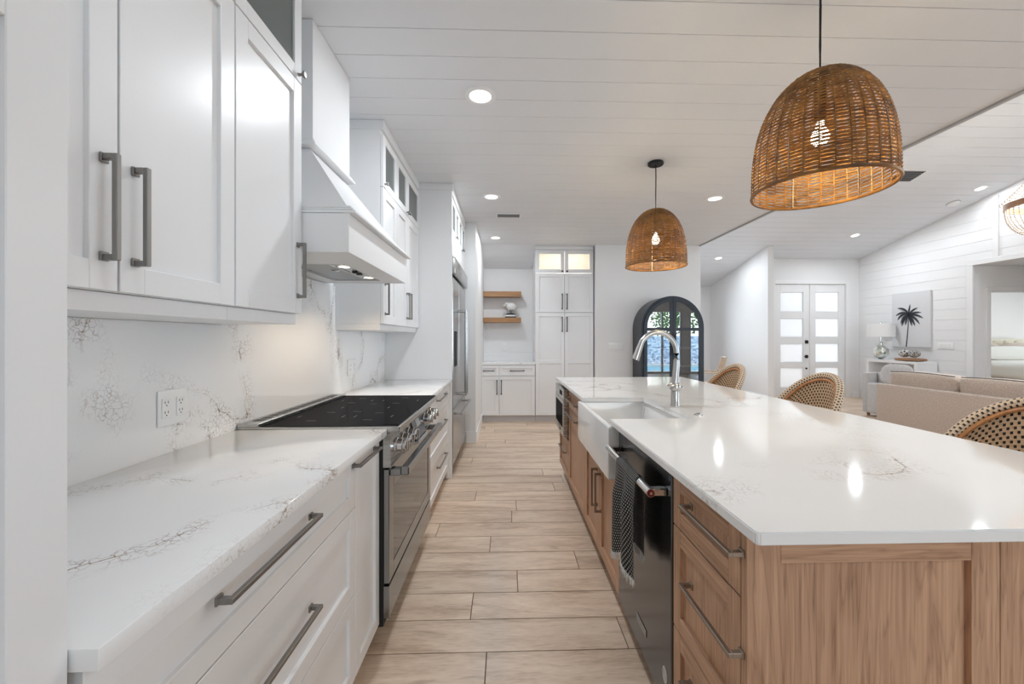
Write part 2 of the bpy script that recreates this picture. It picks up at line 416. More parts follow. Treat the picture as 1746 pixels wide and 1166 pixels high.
def emit(name, col, s):
    k = N(name); e = k.n('Emission'); e.inputs[0].default_value = (*col, 1); e.inputs[1].default_value = s; k.t.links.new(e.outputs[0], k.out.inputs[0]); return k.m
M_lens = emit('lit_diffuser', (1, 1, 1), 6.0)
M_bulb = emit('lit_warm_bulb', (1, .86, .62), 30.0)
M_hoodlens = emit('lit_warm_lens', (1, .88, .70), 10.0)
def fabric(name, c1, c2, sc=260):
    k = N(name); a = k.n('TexNoise', Scale=1.0, Detail=2.0, Vector=k.coord((sc, sc, sc * .25))); b_ = k.n('TexNoise', Scale=1.0, Detail=2.0, Vector=k.coord((sc * .3, sc * .3, sc)))
    f = k.math('MULTIPLY', k.math('ADD', a, b_), .5)
    k.bsdf(Base_Color=k.ramp(f, [(.38, c1), (.62, c2)]), Roughness=.9, Normal=k.bump(f, .002, .5), Sheen_Weight=.2); return k.m
M_sofa = fabric('beige_tweed', (.46, .365, .295), (.70, .59, .50))
M_seat2 = fabric('pale_grey_tweed', (.40, .39, .385), (.60, .59, .585))
M_pipe = mat('dark_piping', (.10, .085, .075), .8)

# ---------------------------------------------------------------- parts of cabinets
def FX(xf): return lambda u, v, n: (xf + n, u, v)      # faces +X
def FXm(xf): return lambda u, v, n: (xf - n, u, v)     # faces -X
def FY(yf): return lambda u, v, n: (u, yf - n, v)      # faces -Y
def pull(parent, M, cu, cv, L, ax, mt, n0=.0205, so=.032, t=.011):
    g = G()
    def bx(a0, a1, c0, c1, n_0, n_1, bev=.001):
        if ax == 'u': g.box(a0, a1, c0, c1, n_0, n_1, bev, M)
        else: g.box(c0, c1, a0, a1, n_0, n_1, bev, M)
    a, c = (cu, cv) if ax == 'u' else (cv, cu)
    bx(a - L / 2, a + L / 2, c - t / 2, c + t / 2, n0 + so - t, n0 + so, .0015)
    for s in (-1, 1):
        e = a + s * (L / 2)
        bx(min(e, e - s * t * 1.1), max(e, e - s * t * 1.1), c - t / 2, c + t / 2, n0 + .004, n0 + so - t * .9)
        bx(min(e, e - s * t * 1.5) - .001, max(e, e - s * t * 1.5) + .001, c - t / 2 - .003, c + t / 2 + .003, n0, n0 + .005)
    return g.build('handle', mt, parent)
def knob(parent, M, cu, cv, mt, n0=.0205):
    p0 = Vector(M(cu, cv, n0)); p1 = Vector(M(cu, cv, n0 + .014)); p2 = Vector(M(cu, cv, n0 + .026))
    g = G(); g.cyl(p0, p1, .006, .005, 12); g.cyl(p1, p2, .011, .014, 16, bev=.003); return g.build('knob', mt, parent)
def front(root, name, M, u0, u1, v0, v1, mt, rail=.057, t=.02, rec=.011, glassm=None, grain=None, mid=None, bev=.0012):
    """shaker door or drawer front; grain: (stile/panel slot, rail slot)"""
    g = G(); r = rail
    g.mi = 0
    g.box(u0, u0 + r, v0, v1, 0, t, bev, M); g.box(u1 - r, u1, v0, v1, 0, t, bev, M)
    g.mi = 1 if grain else 0
    g.box(u0 + r, u1 - r, v0, v0 + r, 0, t, bev, M); g.box(u0 + r, u1 - r, v1 - r, v1, 0, t, bev, M)
    if mid: g.box(u0 + r, u1 - r, mid - r / 2, mid + r / 2, 0, t, bev, M)
    g.mi = 0
    if not glassm: g.box(u0 + r - .002, u1 - r + .002, v0 + r - .002, v1 - r + .002, .001, t - rec, 0, M)
    ob = g.build(name, list(mt) if isinstance(mt, (tuple, list)) else mt, root)
    if glassm:
        gp = G(); gp.box(u0 + r - .002, u1 - r + .002, v0 + r - .002, v1 - r + .002, t * .35, t * .35 + .004, 0, M); gp.build('glass_pane', glassm, ob)
    return ob
def slab(root, name, M, u0, u1, v0, v1, n0, n1, mt, bev=.001):
    g = G(); g.box(u0, u1, v0, v1, n0, n1, bev, M); return g.build(name, mt, root)
GAP = .0024
# ================================================================ SETTING
def floor():
    bm = bmesh.new(); cl = bm.loops.layers.float_color.new('tone'); rnd = random.Random(3)
    P = .1933; y0 = 1.6565; fixed = {-1: -.08, 0: .51, 1: -.165, 2: .06, 3: .41, 4: -.1, 5: -.46, 6: .04, 8: -.25}
    X0, X1 = -1.25, 14.3; L = 1.22; g = .0022
    def bx(a0, a1, b0, b1, c0, c1, mi, col):
        V = [bm.verts.new((x, y, z)) for x in (a0, a1) for y in (b0, b1) for z in (c0, c1)]
        for f in ((0, 1, 3, 2), (4, 6, 7, 5), (0, 4, 5, 1), (2, 3, 7, 6), (0, 2, 6, 4), (1, 5, 7, 3)):
            fc = bm.faces.new([V[i] for i in f]); fc.material_index = mi
            for lp in fc.loops: lp[cl] = col
    for k in range(-26, 47):
        ya = y0 + k * P; j = fixed.get(k, rnd.random() * L)
        x = j - math.ceil((j - X0) / L) * L
        while x < X1:
            a, b_ = max(x, X0), min(x + L, X1)
            if b_ - a > .02: bx(a + g, b_ - g, ya + g, ya + P - g, -.02, 0, 0, (rnd.random(), rnd.random(), rnd.random(), 1))
            x += L
    bx(X0, X1, y0 - 26 * P, y0 + 47 * P, -.1, -.0025, 1, (0, 0, 0, 1))
    bmesh.ops.recalc_face_normals(bm, faces=bm.faces)
    me = bpy.data.meshes.new('floor'); bm.to_mesh(me); bm.free(); me.materials.append(M_floor); me.materials.append(M_grout)
    ob = bpy.data.objects.new('floor', me); C.objects.link(ob); ob['kind'] = 'structure'
floor()
def boards(name, M, u0, u1, s0, s1, m, pitch=.18, gap=.003, t=.010, back=.05, rects=None):
    """boards running along u, stacked along s, front surface at n=0 (n positive towards the room)"""
    g = G(); s = s0
    while s < s1 - .005:
        e = min(s + pitch - gap, s1)
        spans = [(u0, u1)]
        for (a, b_, c, d) in rects or []:
            if s < d - .001 and e > c + .001:
                spans = [q for (p, r) in spans for q in ((p, min(r, a)), (max(p, b_), r)) if q[1] - q[0] > .01]
        for (a, b_) in spans: g.box(a, b_, s, e, -t, 0, .0012, M)
        s += pitch
    cuts = sorted({s0, s1, *[c for r in rects or [] for c in r[2:] if s0 < c < s1]}); bs = []
    for c, d in zip(cuts, cuts[1:]):
        spans = [(u0, u1)]
        for (a, b_, e, f) in rects or []:
            if c < f - .001 and d > e + .001: spans = [q for (p, r) in spans for q in ((p, min(r, a)), (max(p, b_), r)) if q[1] - q[0] > .01]
        bs += [(a, b_, c, d) for a, b_ in spans]
    for (a, b_, c, d) in bs:
        if b_ - a > .01 and d - c > .01: g.box(a, b_, c, d, -t - back, -t * .6, 0, M)
    return struct(name, g, m)
CZ = 2.72
boards('ceiling', lambda u, s, n: (u, s, CZ - n), -1.12, 2.934, -3.2, 6.1, M_ceil, .181)
q = math.hypot(.7, .262)
boards('ceiling_alcove', lambda u, s, n: (u, 6.1 + s * .7 / q - n * .262 / q, CZ + .006 - s * .262 / q - n * .7 / q), -1.12, .4475, 0, q, M_ceil, .181)
SL = .233; ca = math.cos(math.atan(SL)); sa = math.sin(math.atan(SL))
RY = 2.7; RZ = 5.034 - SL * RY
def LV(u, s, n): return (u, RY + s * ca - n * sa, RZ - s * sa - n * ca)
boards('ceiling_living', LV, 2.99, 7.75, 0, 7.85, M_ceil, .181, .0045)
boards('ceiling_living_rear', lambda u, s, n: (u, RY - s * ca + n * sa, RZ - s * sa - n * ca), 2.99, 7.75, 0, 6.07, M_ceil, .181)
def wall(name, *bs, m=None):
    g = G()
    for b_ in bs: g.box(*b_)
    return struct(name, g, m or M_wall)
g = G(); g.box(.448, 1.365, 6.101, 6.95, CZ - .0005, CZ + .06); struct('ceiling_pantry', g, M_ceil)
wall('wall_left', (-1.24, -1.122, -3.2, 6.95, 0, 2.9))
wall('wall_left_return', (-1.121, -.377, 4.98, 6.8, 0, 2.719))
wall('wall_alcove', (-1.121, 1.365, 6.8, 6.95, 0, 2.9))
wall('wall_back', (1.366, 2.99, 6.1, 10.299, 0, 3.61))
wall('wall_fascia', (2.935, 2.992, -3.2, 6.1, 2.7198, 4.41))
g = G(); g.box(2.968, 2.996, -3.2, 6.1, 2.705, 2.7193, .002); struct('trim_1', g, paint('grey_ceiling_trim', (.42, .42, .43), .5))
wall('wall_hall', (5.31, 5.43, 8.0, 10.3, 0, 3.17))
wall('wall_hall_back', (2.9, HALLW[0], 10.3, 10.42, 0, 2.7), (HALLW[1], 8.0, 10.3, 10.42, 0, 2.7), (HALLW[0], HALLW[1], 10.3, 10.42, 0, HALLW[2]), (HALLW[0], HALLW[1], 10.3, 10.42, HALLW[3], 2.7))
wall('wall_foyer', (5.431, 5.86, 8.6, 8.75, 0, 3.03), (7.44, 7.749, 8.6, 8.75, 0, 3.03), (5.86, 7.44, 8.6, 8.75, 2.48, 3.03))
boards('wall_right', lambda u, s, n: (7.75 - n, u, s), -3.2, 8.75, 0, 4.42, M_ship, .18, .0045, rects=[(5.2, 6.43, -.1, 2.5)] + ADDED_SIDE)
g = G(); g.box(7.725, 7.749, 6.09, 6.16, 2.53, 3.545, .002); struct('trim_2', g, M_trim)
g = G(); g.box(7.72, 7.748, 6.43, 6.52, 0, 2.499, .002); g.box(7.72, 7.748, 5.2, 6.52, 2.5, 2.58, .002); struct('trim_3', g, M_trim)
wall('wall_passage', (7.82, 8.03, 6.44, 6.58, 0, 2.5), (8.03, 8.9, 6.44, 6.58, 2.07, 2.5), (8.9, 9.3, 6.44, 6.58, 0, 2.5), (9.18, 9.3, 5.2, 6.44, 0, 2.5), (7.82, 9.3, 5.08, 5.2, 0, 2.5))
wall('ceiling_passage', (7.82, 9.3, 5.08, 6.58, 2.5, 2.6), m=M_ceil)
g = G(); g.box(7.96, 8.035, 6.425, 6.4395, 0, 2.065, .002); g.box(7.96, 8.95, 6.425, 6.4395, 2.066, 2.14, .002); struct('trim_4', g, M_trim)
wall('wall_bedroom', (7.82, 14.3, 9.3, 9.42, 0, 2.75), (14.2, 14.3, 5.0, ADDED_BEDW[0], 0, 2.75), (14.2, 14.3, ADDED_BEDW[1], 9.3, 0, 2.75), (14.2, 14.3, ADDED_BEDW[0], ADDED_BEDW[1], 0, ADDED_BEDW[2]), (14.2, 14.3, ADDED_BEDW[0], ADDED_BEDW[1], ADDED_BEDW[3], 2.75), (9.3, 14.2, 5.0, 5.1, 0, 2.75), (7.82, 7.9, 6.58, 9.3, 0, 2.75), m=paint('warm_bedroom_paint', (.80, .78, .74), .6))
wall('ceiling_bedroom', (7.82, 14.3, 6.581, 9.42, 2.75, 2.85), (9.301, 14.3, 5.0, 6.581, 2.75, 2.85), m=M_ceil)
zf = 3.1
rear = [(-1.24, OPEN[0][0], REAR - .15, REAR, 0, zf), (OPEN[0][1], 5.05, REAR - .15, REAR, 0, zf), (6.45, 6.78, REAR - .15, REAR, 0, zf), (7.6, 7.8, REAR - .15, REAR, 0, zf),
        (OPEN[0][0], OPEN[0][1], REAR - .15, REAR, 2.4, zf), (5.05, 6.45, REAR - .15, REAR, 2.32, zf), (6.78, 7.6, REAR - .15, REAR, 2.32, zf)]
wall('wall_rear', *rear)
wn = 0
for (x0, x1, z0, z1) in OPEN:  # the first frame fills the added kitchen opening
    wn += 1; g = G(); k = 3 if x1 - x0 > 2 else (2 if x1 - x0 > 1 else 1); w = (x1 - x0) / k
    g.box(x0, x1, REAR - .10, REAR - .04, z1 - .06, z1); g.box(x0, x1, REAR - .10, REAR - .04, z0 - .02, z0 + .05)
    for i in range(k + 1): g.box(max(x0, x0 + i * w - .035), min(x1, x0 + i * w + .035), REAR - .10, REAR - .04, z0 + .05, z1 - .06)
    fr = struct('window_%d' % wn, g, M_trim)
    for i in range(k):
        g = G(); g.box(x0 + i * w + .036, x0 + (i + 1) * w - .036, REAR - .075, REAR - .068, z0 + .051, z1 - .061); g.build('glass_pane', M_glass, fr)
def win_x(x, y0, y1, z0, z1, k):
    global wn
    wn += 1; g = G(); w = (y1 - y0) / k
    g.box(x - .03, x + .03, y0, y1, z1 - .06, z1); g.box(x - .03, x + .03, y0, y1, z0 - .015, z0 + .05)
    for i in range(k + 1): g.box(x - .03, x + .03, max(y0, y0 + i * w - .035), min(y1, y0 + i * w + .035), z0 + .05, z1 - .06)
    fr = struct('window_%d' % wn, g, M_trim)
    for i in range(k):
        g = G(); g.box(x - .003, x + .003, y0 + i * w + .036, y0 + (i + 1) * w - .036, z0 + .051, z1 - .061); g.build('glass_pane', M_glass, fr)
for a in ADDED_SIDE: win_x(7.80, *a, 3)  # frames of the glazing added for living room daylight
win_x(14.25, *ADDED_BEDW, 3)  # frame of the window added to light the bedroom
wn += 1; g = G(); a, b_, c, d = HALLW
for bb in ((a, b_, d - .05, d), (a, b_, c, c + .05), (a, a + .05, c + .05, d - .05), (b_ - .05, b_, c + .05, d - .05), ((a + b_) / 2 - .03, (a + b_) / 2 + .03, c + .05, d - .05)): g.box(bb[0], bb[1], 10.33, 10.39, bb[2], bb[3])
fr = struct('window_%d' % wn, g, M_trim)
for (u0, u1) in ((a + .051, (a + b_) / 2 - .031), ((a + b_) / 2 + .031, b_ - .051)):
    g = G(); g.box(u0, u1, 10.357, 10.363, c + .051, d - .051); g.build('glass_pane', M_glass, fr)
def base_board(name, *bs):
    g = G()
    for (x0, x1, y0, y1) in bs:
        g.box(x0, x1, y0, y1, 0, .115, .003); g.box(x0 + (.004 if x1 - x0 > .05 else 0), x1 - (.004 if x1 - x0 > .05 else 0), y0 + .003, y1 - .003, .115, .14, .003)
    struct(name, g, M_trim)
base_board('baseboard_left', (-.50, -.362, 4.964, 4.979), (-.376, -.362, 4.979, 6.18))
base_board('baseboard_back', (1.40, 3.006, 6.084, 6.099), (2.991, 3.006, 6.099, 10.29))
base_board('baseboard_hall', (5.294, 5.309, 7.985, 10.29), (5.294, 5.43, 7.984, 7.999))
base_board('baseboard_foyer', (7.58, 7.74, 8.584, 8.599))
base_board('baseboard_right', (7.733, 7.748, 6.53, 6.9))

# front doors
dr = G(); x0, x1, z1, yf = 5.86, 7.44, 2.48, 8.60
dr.box(x0 - .09, x0, yf - .02, yf - .001, 0, z1 + .08, .003); dr.box(x1, x1 + .09, yf - .02, yf - .001, 0, z1 + .08, .003); dr.box(x0, x1, yf - .02, yf - .001, z1, z1 + .08, .003)
door1 = struct('door_1', dr, M_trim)
for i, (a, b_) in enumerate(((5.865, 6.642), (6.650, 7.435))):
    g = G(); M = FY(8.66); st = .135
    g.box(a, a + st, .01, 2.475, 0, .045, .002, M); g.box(b_ - st, b_, .01, 2.475, 0, .045, .002, M)
    zs = [(.01, .226), (.649, .777), (1.175, 1.328), (1.726, 1.882), (2.303, 2.475)]
    for (c, d) in zs: g.box(a + st, b_ - st, c, d, 0, .045, .002, M)
    leaf = g.build('door_leaf', M_trim, door1)
    for (c, d) in ((.226, .649), (.777, 1.175), (1.328, 1.726), (1.882, 2.303)):
        g = G(); g.box(a + st, b_ - st, c, d, .018, .026, 0, M); g.build('glass_pane', M_frost, leaf)
    if i == 0:
        g = G(); g.box(b_ - .10, b_ - .035, 1.18, 1.25, .046, .068, .003, M); g.build('deadbolt', M_black, leaf)
        g = G(); g.box(b_ - .10, b_ - .035, .86, .93, .046, .06, .003, M); g.cyl(M(b_ - .07, .895, .06), M(b_ - .07, .895, .09), .01); g.box(b_ - .15, b_ - .06, .885, .905, .088, .10, .003, M); g.build('handle', M_black, leaf)
        g = G(); g.cyl(M(b_ - .07, .635, .046), M(b_ - .07, .635, .06), .018); g.build('lock', M_black, leaf)

# ================================================================ LIGHT FITTINGS
def downlight(x, y, label, plane='k', r=.078, w=None, grp='recessed ceiling lights'):
    if plane == 'k': loc = Vector((x, y, CZ)); q = Matrix.Identity(3)
    elif plane == 'b': loc = Vector((x, y, 2.75)); q = Matrix.Identity(3)
    else: loc = Vector((x, y, 5.034 - SL * y)); q = Matrix.Rotation(-math.atan(SL), 3, 'X')
    w = w or (DOWN if plane != 'l' else LIVW)
    t = thing('recessed_light', label, 'ceiling light', loc, grp)
    qq = q.to_quaternion(); nrm = q @ Vector((0, 0, -1))
    g = G(); g.lathe([(r * .80, -.002), (r * .84, -.007), (r * 1.12, -.006), (r * 1.18, -.0005), (r * .80, -.0005)], loc, 40, qq); g.build('trim_ring', M_trim, t)
    g = G(); g.lathe([(0, -.0045), (r * .80, -.003), (r * .80, -.001), (0, -.001)], loc, 36, qq); g.build('lens', M_lens, t)
    l = area('recessed_light_lamp', (0, 0, 0), r * 1.5, w, (.88, .94, 1), disk=True); l.location = nrm * .012; l.rotation_euler = q.to_euler(); l.parent = t
downlight(-.152, 2.372, 'large round recessed light in the kitchen ceiling over the aisle by the range', w=14)
downlight(-.148, 4.054, 'round recessed light in the kitchen ceiling beside the refrigerator cabinet', w=13)
downlight(-.15, 5.702, 'round recessed light in the kitchen ceiling just before the floating shelves', r=.075)
downlight(2.129, 4.038, 'round recessed light in the kitchen ceiling to the right of the far woven pendant')
downlight(-.15, .69, 'unseen recessed light added to the kitchen ceiling over the near end of the aisle', w=2.5)  # this and the next three are extra lights added out of view
downlight(-.15, -1.2, 'unseen recessed light added to the kitchen ceiling behind the island end', w=4)
downlight(2.13, .69, 'unseen recessed light added to the kitchen ceiling beside the near end of the island', w=6)
downlight(2.13, -1.2, 'unseen recessed light added to the kitchen ceiling by the added rear glazing')
downlight(4.605, 8.586, 'small recessed light low in the sloped ceiling over the hallway', 'l', w=13)
downlight(6.715, 7.541, 'recessed light in the sloped ceiling in front of the double doors', 'l')
downlight(7.381, 6.04, 'recessed light in the sloped ceiling beside the beaded chandelier', 'l', w=9)
downlight(6.7, 3.4, 'unseen recessed light added high in the sloped ceiling above the sofas', 'l')  # this and the next are extra off-screen lights added for the living room
downlight(4.4, 3.4, 'unseen recessed light added high in the sloped ceiling next to the kitchen edge', 'l')
downlight(10.5, 7.6, 'unseen recessed light added to the bedroom ceiling over the foot of the bed', 'b')  # both bedroom lights are added to brighten the room
downlight(12.4, 7.6, 'unseen recessed light added to the bedroom ceiling over the pillows', 'b')

def vent(cx, cy, w, d, label, plane):
    if plane == 'k': M = lambda u, s, n: (cx + u, cy + s, CZ - n)
    else:
        s0 = (cy - RY) / ca; M = lambda u, s, n: LV(cx + u, s0 + s, n)
    t = thing('air_vent', label, 'vent', M(0, 0, 0), 'ceiling air vents')
    g = G(); f = .022
    for b_ in ((-w / 2, w / 2, -d / 2, -d / 2 + f), (-w / 2, w / 2, d / 2 - f, d / 2), (-w / 2, -w / 2 + f, -d / 2 + f, d / 2 - f), (w / 2 - f, w / 2, -d / 2 + f, d / 2 - f)): g.box(*b_, .0005, .008, .001, M)
    g.build('frame', M_trim, t)
    g = G(); g.box(-w / 2 + f, w / 2 - f, -d / 2 + f, d / 2 - f, .0005, .0015, 0, M)
    g.build('duct_opening', M_darkrub, t)
    g = G(); k = 7
    for i in range(k):
        s = -d / 2 + f + (d - 2 * f) * (i + .5) / k; g.box(-w / 2 + f, w / 2 - f, s - .004, s + .004, .002, .006, 0, M)
    g.build('louvre', paint('grey_louvre_paint', (.25, .25, .26), .5), t)
vent(.027, 4.666, .30, .17, 'small dark louvred air vent in the kitchen ceiling over the aisle', 'k')
vent(5.90, 5.766, .42, .30, 'dark louvred air vent in the sloped living room ceiling', 'l')
s0 = (6.439 - RY) / ca; c = Vector(LV(7.40, s0, .0)); q = Matrix.Rotation(-math.atan(SL), 3, 'X').to_quaternion()
g = G(); g.lathe([(.082, -.0005), (.082, -.012), (.066, -.03), (.03, -.036), (0, -.036)], c, 32, q)
sd = thing('smoke_detector', 'round white smoke detector on the sloped ceiling', 'smoke detector', c); g.build('body', M_white_plastic, sd)
g = G(); g.lathe([(.086, -.0005), (.086, -.006), (.083, -.006), (.083, -.0005)], c, 32, q); g.build('base_ring', M_mark, sd)

# woven pendants
def pendant(x, y, label):
    t = thing('pendant_light', label, 'pendant light', (x, y, CZ), 'woven dome pendant lights over the island')
    g = G(); g.cyl((x, y, CZ - .022), (x, y, CZ - .0005), .062, .062, 36, bev=.004)
    for a in (0, PI / 2, PI, 1.5 * PI): g.cyl((x + .042 * math.cos(a), y + .042 * math.sin(a), CZ - .026), (x + .042 * math.cos(a), y + .042 * math.sin(a), CZ - .0215), .006, .006, 10)
    g.build('canopy', M_black, t)
    zr = 1.878; Hh = .462; R = .234
    g = G(); g.tube([(x, y, CZ - .02), (x + .0015, y, 2.6), (x, y, 2.45), (x, y, zr + Hh - .05)], .0042, 8); g.build('cord', M_black, t)
    def rad(h): return R * max(0.0, 1 - (h / Hh) ** 2.7) ** (1 / 2.05)
    # arc length samples of the profile
    pr = [(rad(Hh * math.sin(PI / 2 * i / 400)), Hh * math.sin(PI / 2 * i / 400)) for i in range(401)]
    Ls = [0]
    for a, b_ in zip(pr, pr[1:]): Ls.append(Ls[-1] + math.hypot(a[0] - b_[0], a[1] - b_[1]))
    def at(s):
        for i in range(400):
            if Ls[i + 1] >= s:
                f = (s - Ls[i]) / max(1e-9, Ls[i + 1] - Ls[i]); return (pr[i][0] + (pr[i + 1][0] - pr[i][0]) * f, pr[i][1] + (pr[i + 1][1] - pr[i][1]) * f)
        return pr[-1]
    bm = bmesh.new(); pitch = .0066; n = int((Ls[-1] - .02) / pitch); NS = 32; seg = NS * 4; rnd = random.Random(5)
    for i in range(1, n):
        s = i * pitch; r, h = at(s); rr = .0027 if r > .05 else .0033; jz = rnd.uniform(-.0006, .0006); ph = rnd.random() * 6
        ring = []
        for k in range(seg):
            th = 2 * PI * k / seg; w = .0032 * math.cos(NS / 2 * th + i * PI) * min(1, r / .1); wob = .0008 * math.sin(3 * th + ph) + jz
            c_, s_ = math.cos(th), math.sin(th); ring.append([bm.verts.new((x + (r + w + dr_) * c_, y + (r + w + dr_) * s_, zr + h + wob + dz)) for dr_, dz in ((rr * .7, 0), (0, rr), (-rr * .7, 0), (0, -rr))])
        for k in range(seg):
            A, B = ring[k], ring[(k + 1) % seg]
            for m in range(4): bm.faces.new((A[m], A[(m + 1) % 4], B[(m + 1) % 4], B[m]))
    gg = G(); gg.bm.free(); gg.bm = bm
    sh = gg.build('shade', M_strand, t, angle=3)
    g = G()
    for k in range(NS):
        th = 2 * PI * k / NS + PI / NS; pts = []
        for i in range(26):
            r, h = at(Ls[-1] * i / 25 * .985); pts.append((x + (r + .0005) * math.cos(th), y + (r + .0005) * math.sin(th), zr + h))
        g.tube(pts, .0026, 5)
    g.build('stake', M_strand, sh)
    g = G(); g.tube([(x + (R + .001) * math.cos(2 * PI * k / 72), y + (R + .001) * math.sin(2 * PI * k / 72), zr) for k in range(72)], .0065, 8, closed=True)
    g.build('rim', M_strand, sh)
    g = G()
    for k in range(6):
        th = 2 * PI * k / 6 + .3; g.tube([(x + (at(Ls[-1] * i / 16)[0] - .007) * math.cos(th), y + (at(Ls[-1] * i / 16)[0] - .007) * math.sin(th), zr + at(Ls[-1] * i / 16)[1]) for i in range(15)], .0022, 6)
    g.build('wire_frame', M_bronze, sh)
    g = G(); g.cyl((x, y, zr + .27), (x, y, zr + Hh - .01), .02, .02, 20, bev=.003); g.build('socket', M_black, t)
    g = G(); g.lathe([(0, -.055), (.018, -.051), (.029, -.036), (.031, -.018), (.022, .006), (.013, .02), (.013, .038), (0, .038)], (x, y, zr + .232), 24); g.build('bulb', M_bulb, t)
    l = bpy.data.lights.new('pendant_lamp', 'POINT'); l.energy = PEND; l.color = (1, .72, .34); l.shadow_soft_size = .035
    ob = bpy.data.objects.new('pendant_lamp', l); C.objects.link(ob); ob.parent = t; ob.location = (0, 0, zr + .12 - CZ)
    return t
p1 = pendant(1.215, 3.231, 'far woven dome pendant over the island, its black ceiling canopy showing')
p2 = copy_tree(p1, loc=(1.245, 1.558, CZ), label='near woven dome pendant over the island, hiding the start of the sloped ceiling')

# beaded chandelier
cx, cy, rz = 5.66, 3.95, 2.70
ch = thing('beaded_chandelier', 'white wood-bead chandelier with dark ring hanging in the living room', 'chandelier', (cx, cy, 4.11))
R = .36
g = G(); g.lathe([(R - .008, -.03), (R + .008, -.03), (R + .01, .03), (R - .008, .03), (R - .008, -.03)], (cx, cy, rz), 64); g.build('ring', M_bark, ch)
M_bead = mat('whitewashed_wood_bead', (.70, .62, .55), .6)
def bead_strand(name, fn, n):
    g = G()
    for j in range(40):
        a = 2 * PI * j / 40
        for i in range(n):
            r, z = fn(i / (n - 1)); bm = bmesh.new(); bmesh.ops.create_icosphere(bm, subdivisions=1, radius=.0085)
            for v in bm.verts: v.co += Vector((cx + r * math.cos(a), cy + r * math.sin(a), z))
            g._fin(bm)
    g.build(name, M_bead, ch, angle=3)
bead_strand('lower_bead_basket', lambda f: ((R - .004) * math.cos(PI / 2 * f * .97) ** .6, rz - .035 - .29 * math.sin(PI / 2 * f)), 26)
bead_strand('upper_bead_crown', lambda f: (R * (1 - f) ** 1.6 + .03, rz + .04 + .62 * f), 30)
g = G(); g.cyl((cx, cy, rz + .6), (cx, cy, rz + .72), .035, .035); g.tube([(cx, cy, rz + .7), (cx, cy, 4.1)], .006); g.cyl((cx, cy, 4.07), (cx, cy, 4.105), .06, .06, bev=.004); g.build('hanging_rod', M_bronze, ch)
l = bpy.data.lights.new('chandelier_lamp', 'POINT'); l.energy = 45; l.color = (1, .93, .84); l.shadow_soft_size = .12
ob = bpy.data.objects.new('chandelier_lamp', l); C.objects.link(ob); ob.parent = ch; ob.location = (0, 0, rz - .05 - 4.11)
for a in (0, 2.1, 4.2):
    g = G(); g.lathe([(0, -.04), (.018, -.03), (.02, 0), (.01, .03), (0, .03)], (cx + .1 * math.cos(a), cy + .1 * math.sin(a), rz - .05), 12); g.build('bulb', M_bulb, ch)

# ================================================================ LEFT RUN
XB = -.545   # carcass front of the base cabinets
ML = FX(XB)
def base_cab(label, y0, y1, kinds, group=None):
    t = thing('base_cabinet', label, 'cabinet', (-.8, (y0 + y1) / 2, 0), group)
    g = G(); g.box(-1.118, XB - .001, y0, y1, .1, .884); g.build('body', M_cab, t)
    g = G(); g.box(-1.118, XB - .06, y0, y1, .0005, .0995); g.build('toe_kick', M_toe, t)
    return t
t = base_cab('white three-drawer cabinet nearest under the left worktop', .512, 1.417, 'd')
for (a, b_, h) in ((.706, .876, .815), (.408, .702, .570), (.108, .404, .27)):
    f = front(t, 'drawer', ML, .515, 1.4155, a, b_, M_cab, rail=.05); pull(f, ML, .918, h, .36, 'u', M_pewter)
t = base_cab('narrow white pull-out cabinet between drawers and range', 1.419, 1.680, 'p')
f = front(t, 'door', ML, 1.4205, 1.6785, .108, .876, M_cab, rail=.045); pull(f, ML, 1.50, .855, .235, 'u', M_pewter)
t = base_cab('white three-drawer cabinet between range and refrigerator', 2.605, 3.712, 'd')
for (a, b_, h) in ((.706, .876, .82), (.408, .702, .60), (.108, .404, .315)):
    f = front(t, 'drawer', ML, 2.607, 3.66, a, b_, M_cab, rail=.05); pull(f, ML, 3.24, h, .40, 'u', M_pewter)
g = G(); g.box(3.662, 3.711, .02, .884, 0, .02, .001, ML); g.build('filler_strip', M_cab, t)

def worktop(label, x0, x1, y0, y1, z1=.915, th=.029, m=None, bev=.0025):
    g = G(); g.box(x0, x1, y0, y1, z1 - th, z1, bev, seg=2); ob = single('worktop', g, m or M_q_top, label, 'countertop', 'white quartz worktops'); return ob
worktop('long white veined quartz worktop on the near left cabinets', -1.109, -.493, .500, 1.681)
worktop('short white quartz worktop between range and refrigerator', -1.109, -.493, 2.606, 3.711)
g = G(); g.box(-1.1215, -1.110, .499, 3.713, .886, 1.344); g.box(-1.1215, -1.110, 1.603, 2.646, 1.3441, 1.629)
single('backsplash', g, M_q_back, 'white quartz slab backsplash with brown veining behind the range', 'backsplash', loc=(-1.116, 2, .89))

# tall cabinet at the near left
t = thing('tall_cabinet', 'tall white shaker cabinet filling the near left edge', 'cabinet', (-.8, .2, 0))
MT = FX(-.548)
g = G(); g.box(-1.118, -.549, -.30, .496, .1, 1.69); g.build('body', M_cab, t)
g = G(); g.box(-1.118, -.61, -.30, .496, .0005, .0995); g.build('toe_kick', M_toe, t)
f = front(t, 'door', MT, -.298, .4965, .86, 1.688, M_cab, rail=.06, t=.024, rec=.012); pull(f, MT, -.24, 1.02, .2, 'v', M_pewter, n0=.0245)
f = front(t, 'drawer', MT, -.298, .4965, .485, .856, M_cab, rail=.06, t=.024); pull(f, MT, .1, .67, .3, 'u', M_pewter, n0=.0245)
f = front(t, 'drawer', MT, -.298, .4965, .108, .481, M_cab, rail=.06, t=.024); pull(f, MT, .1, .3, .3, 'u', M_pewter, n0=.0245)

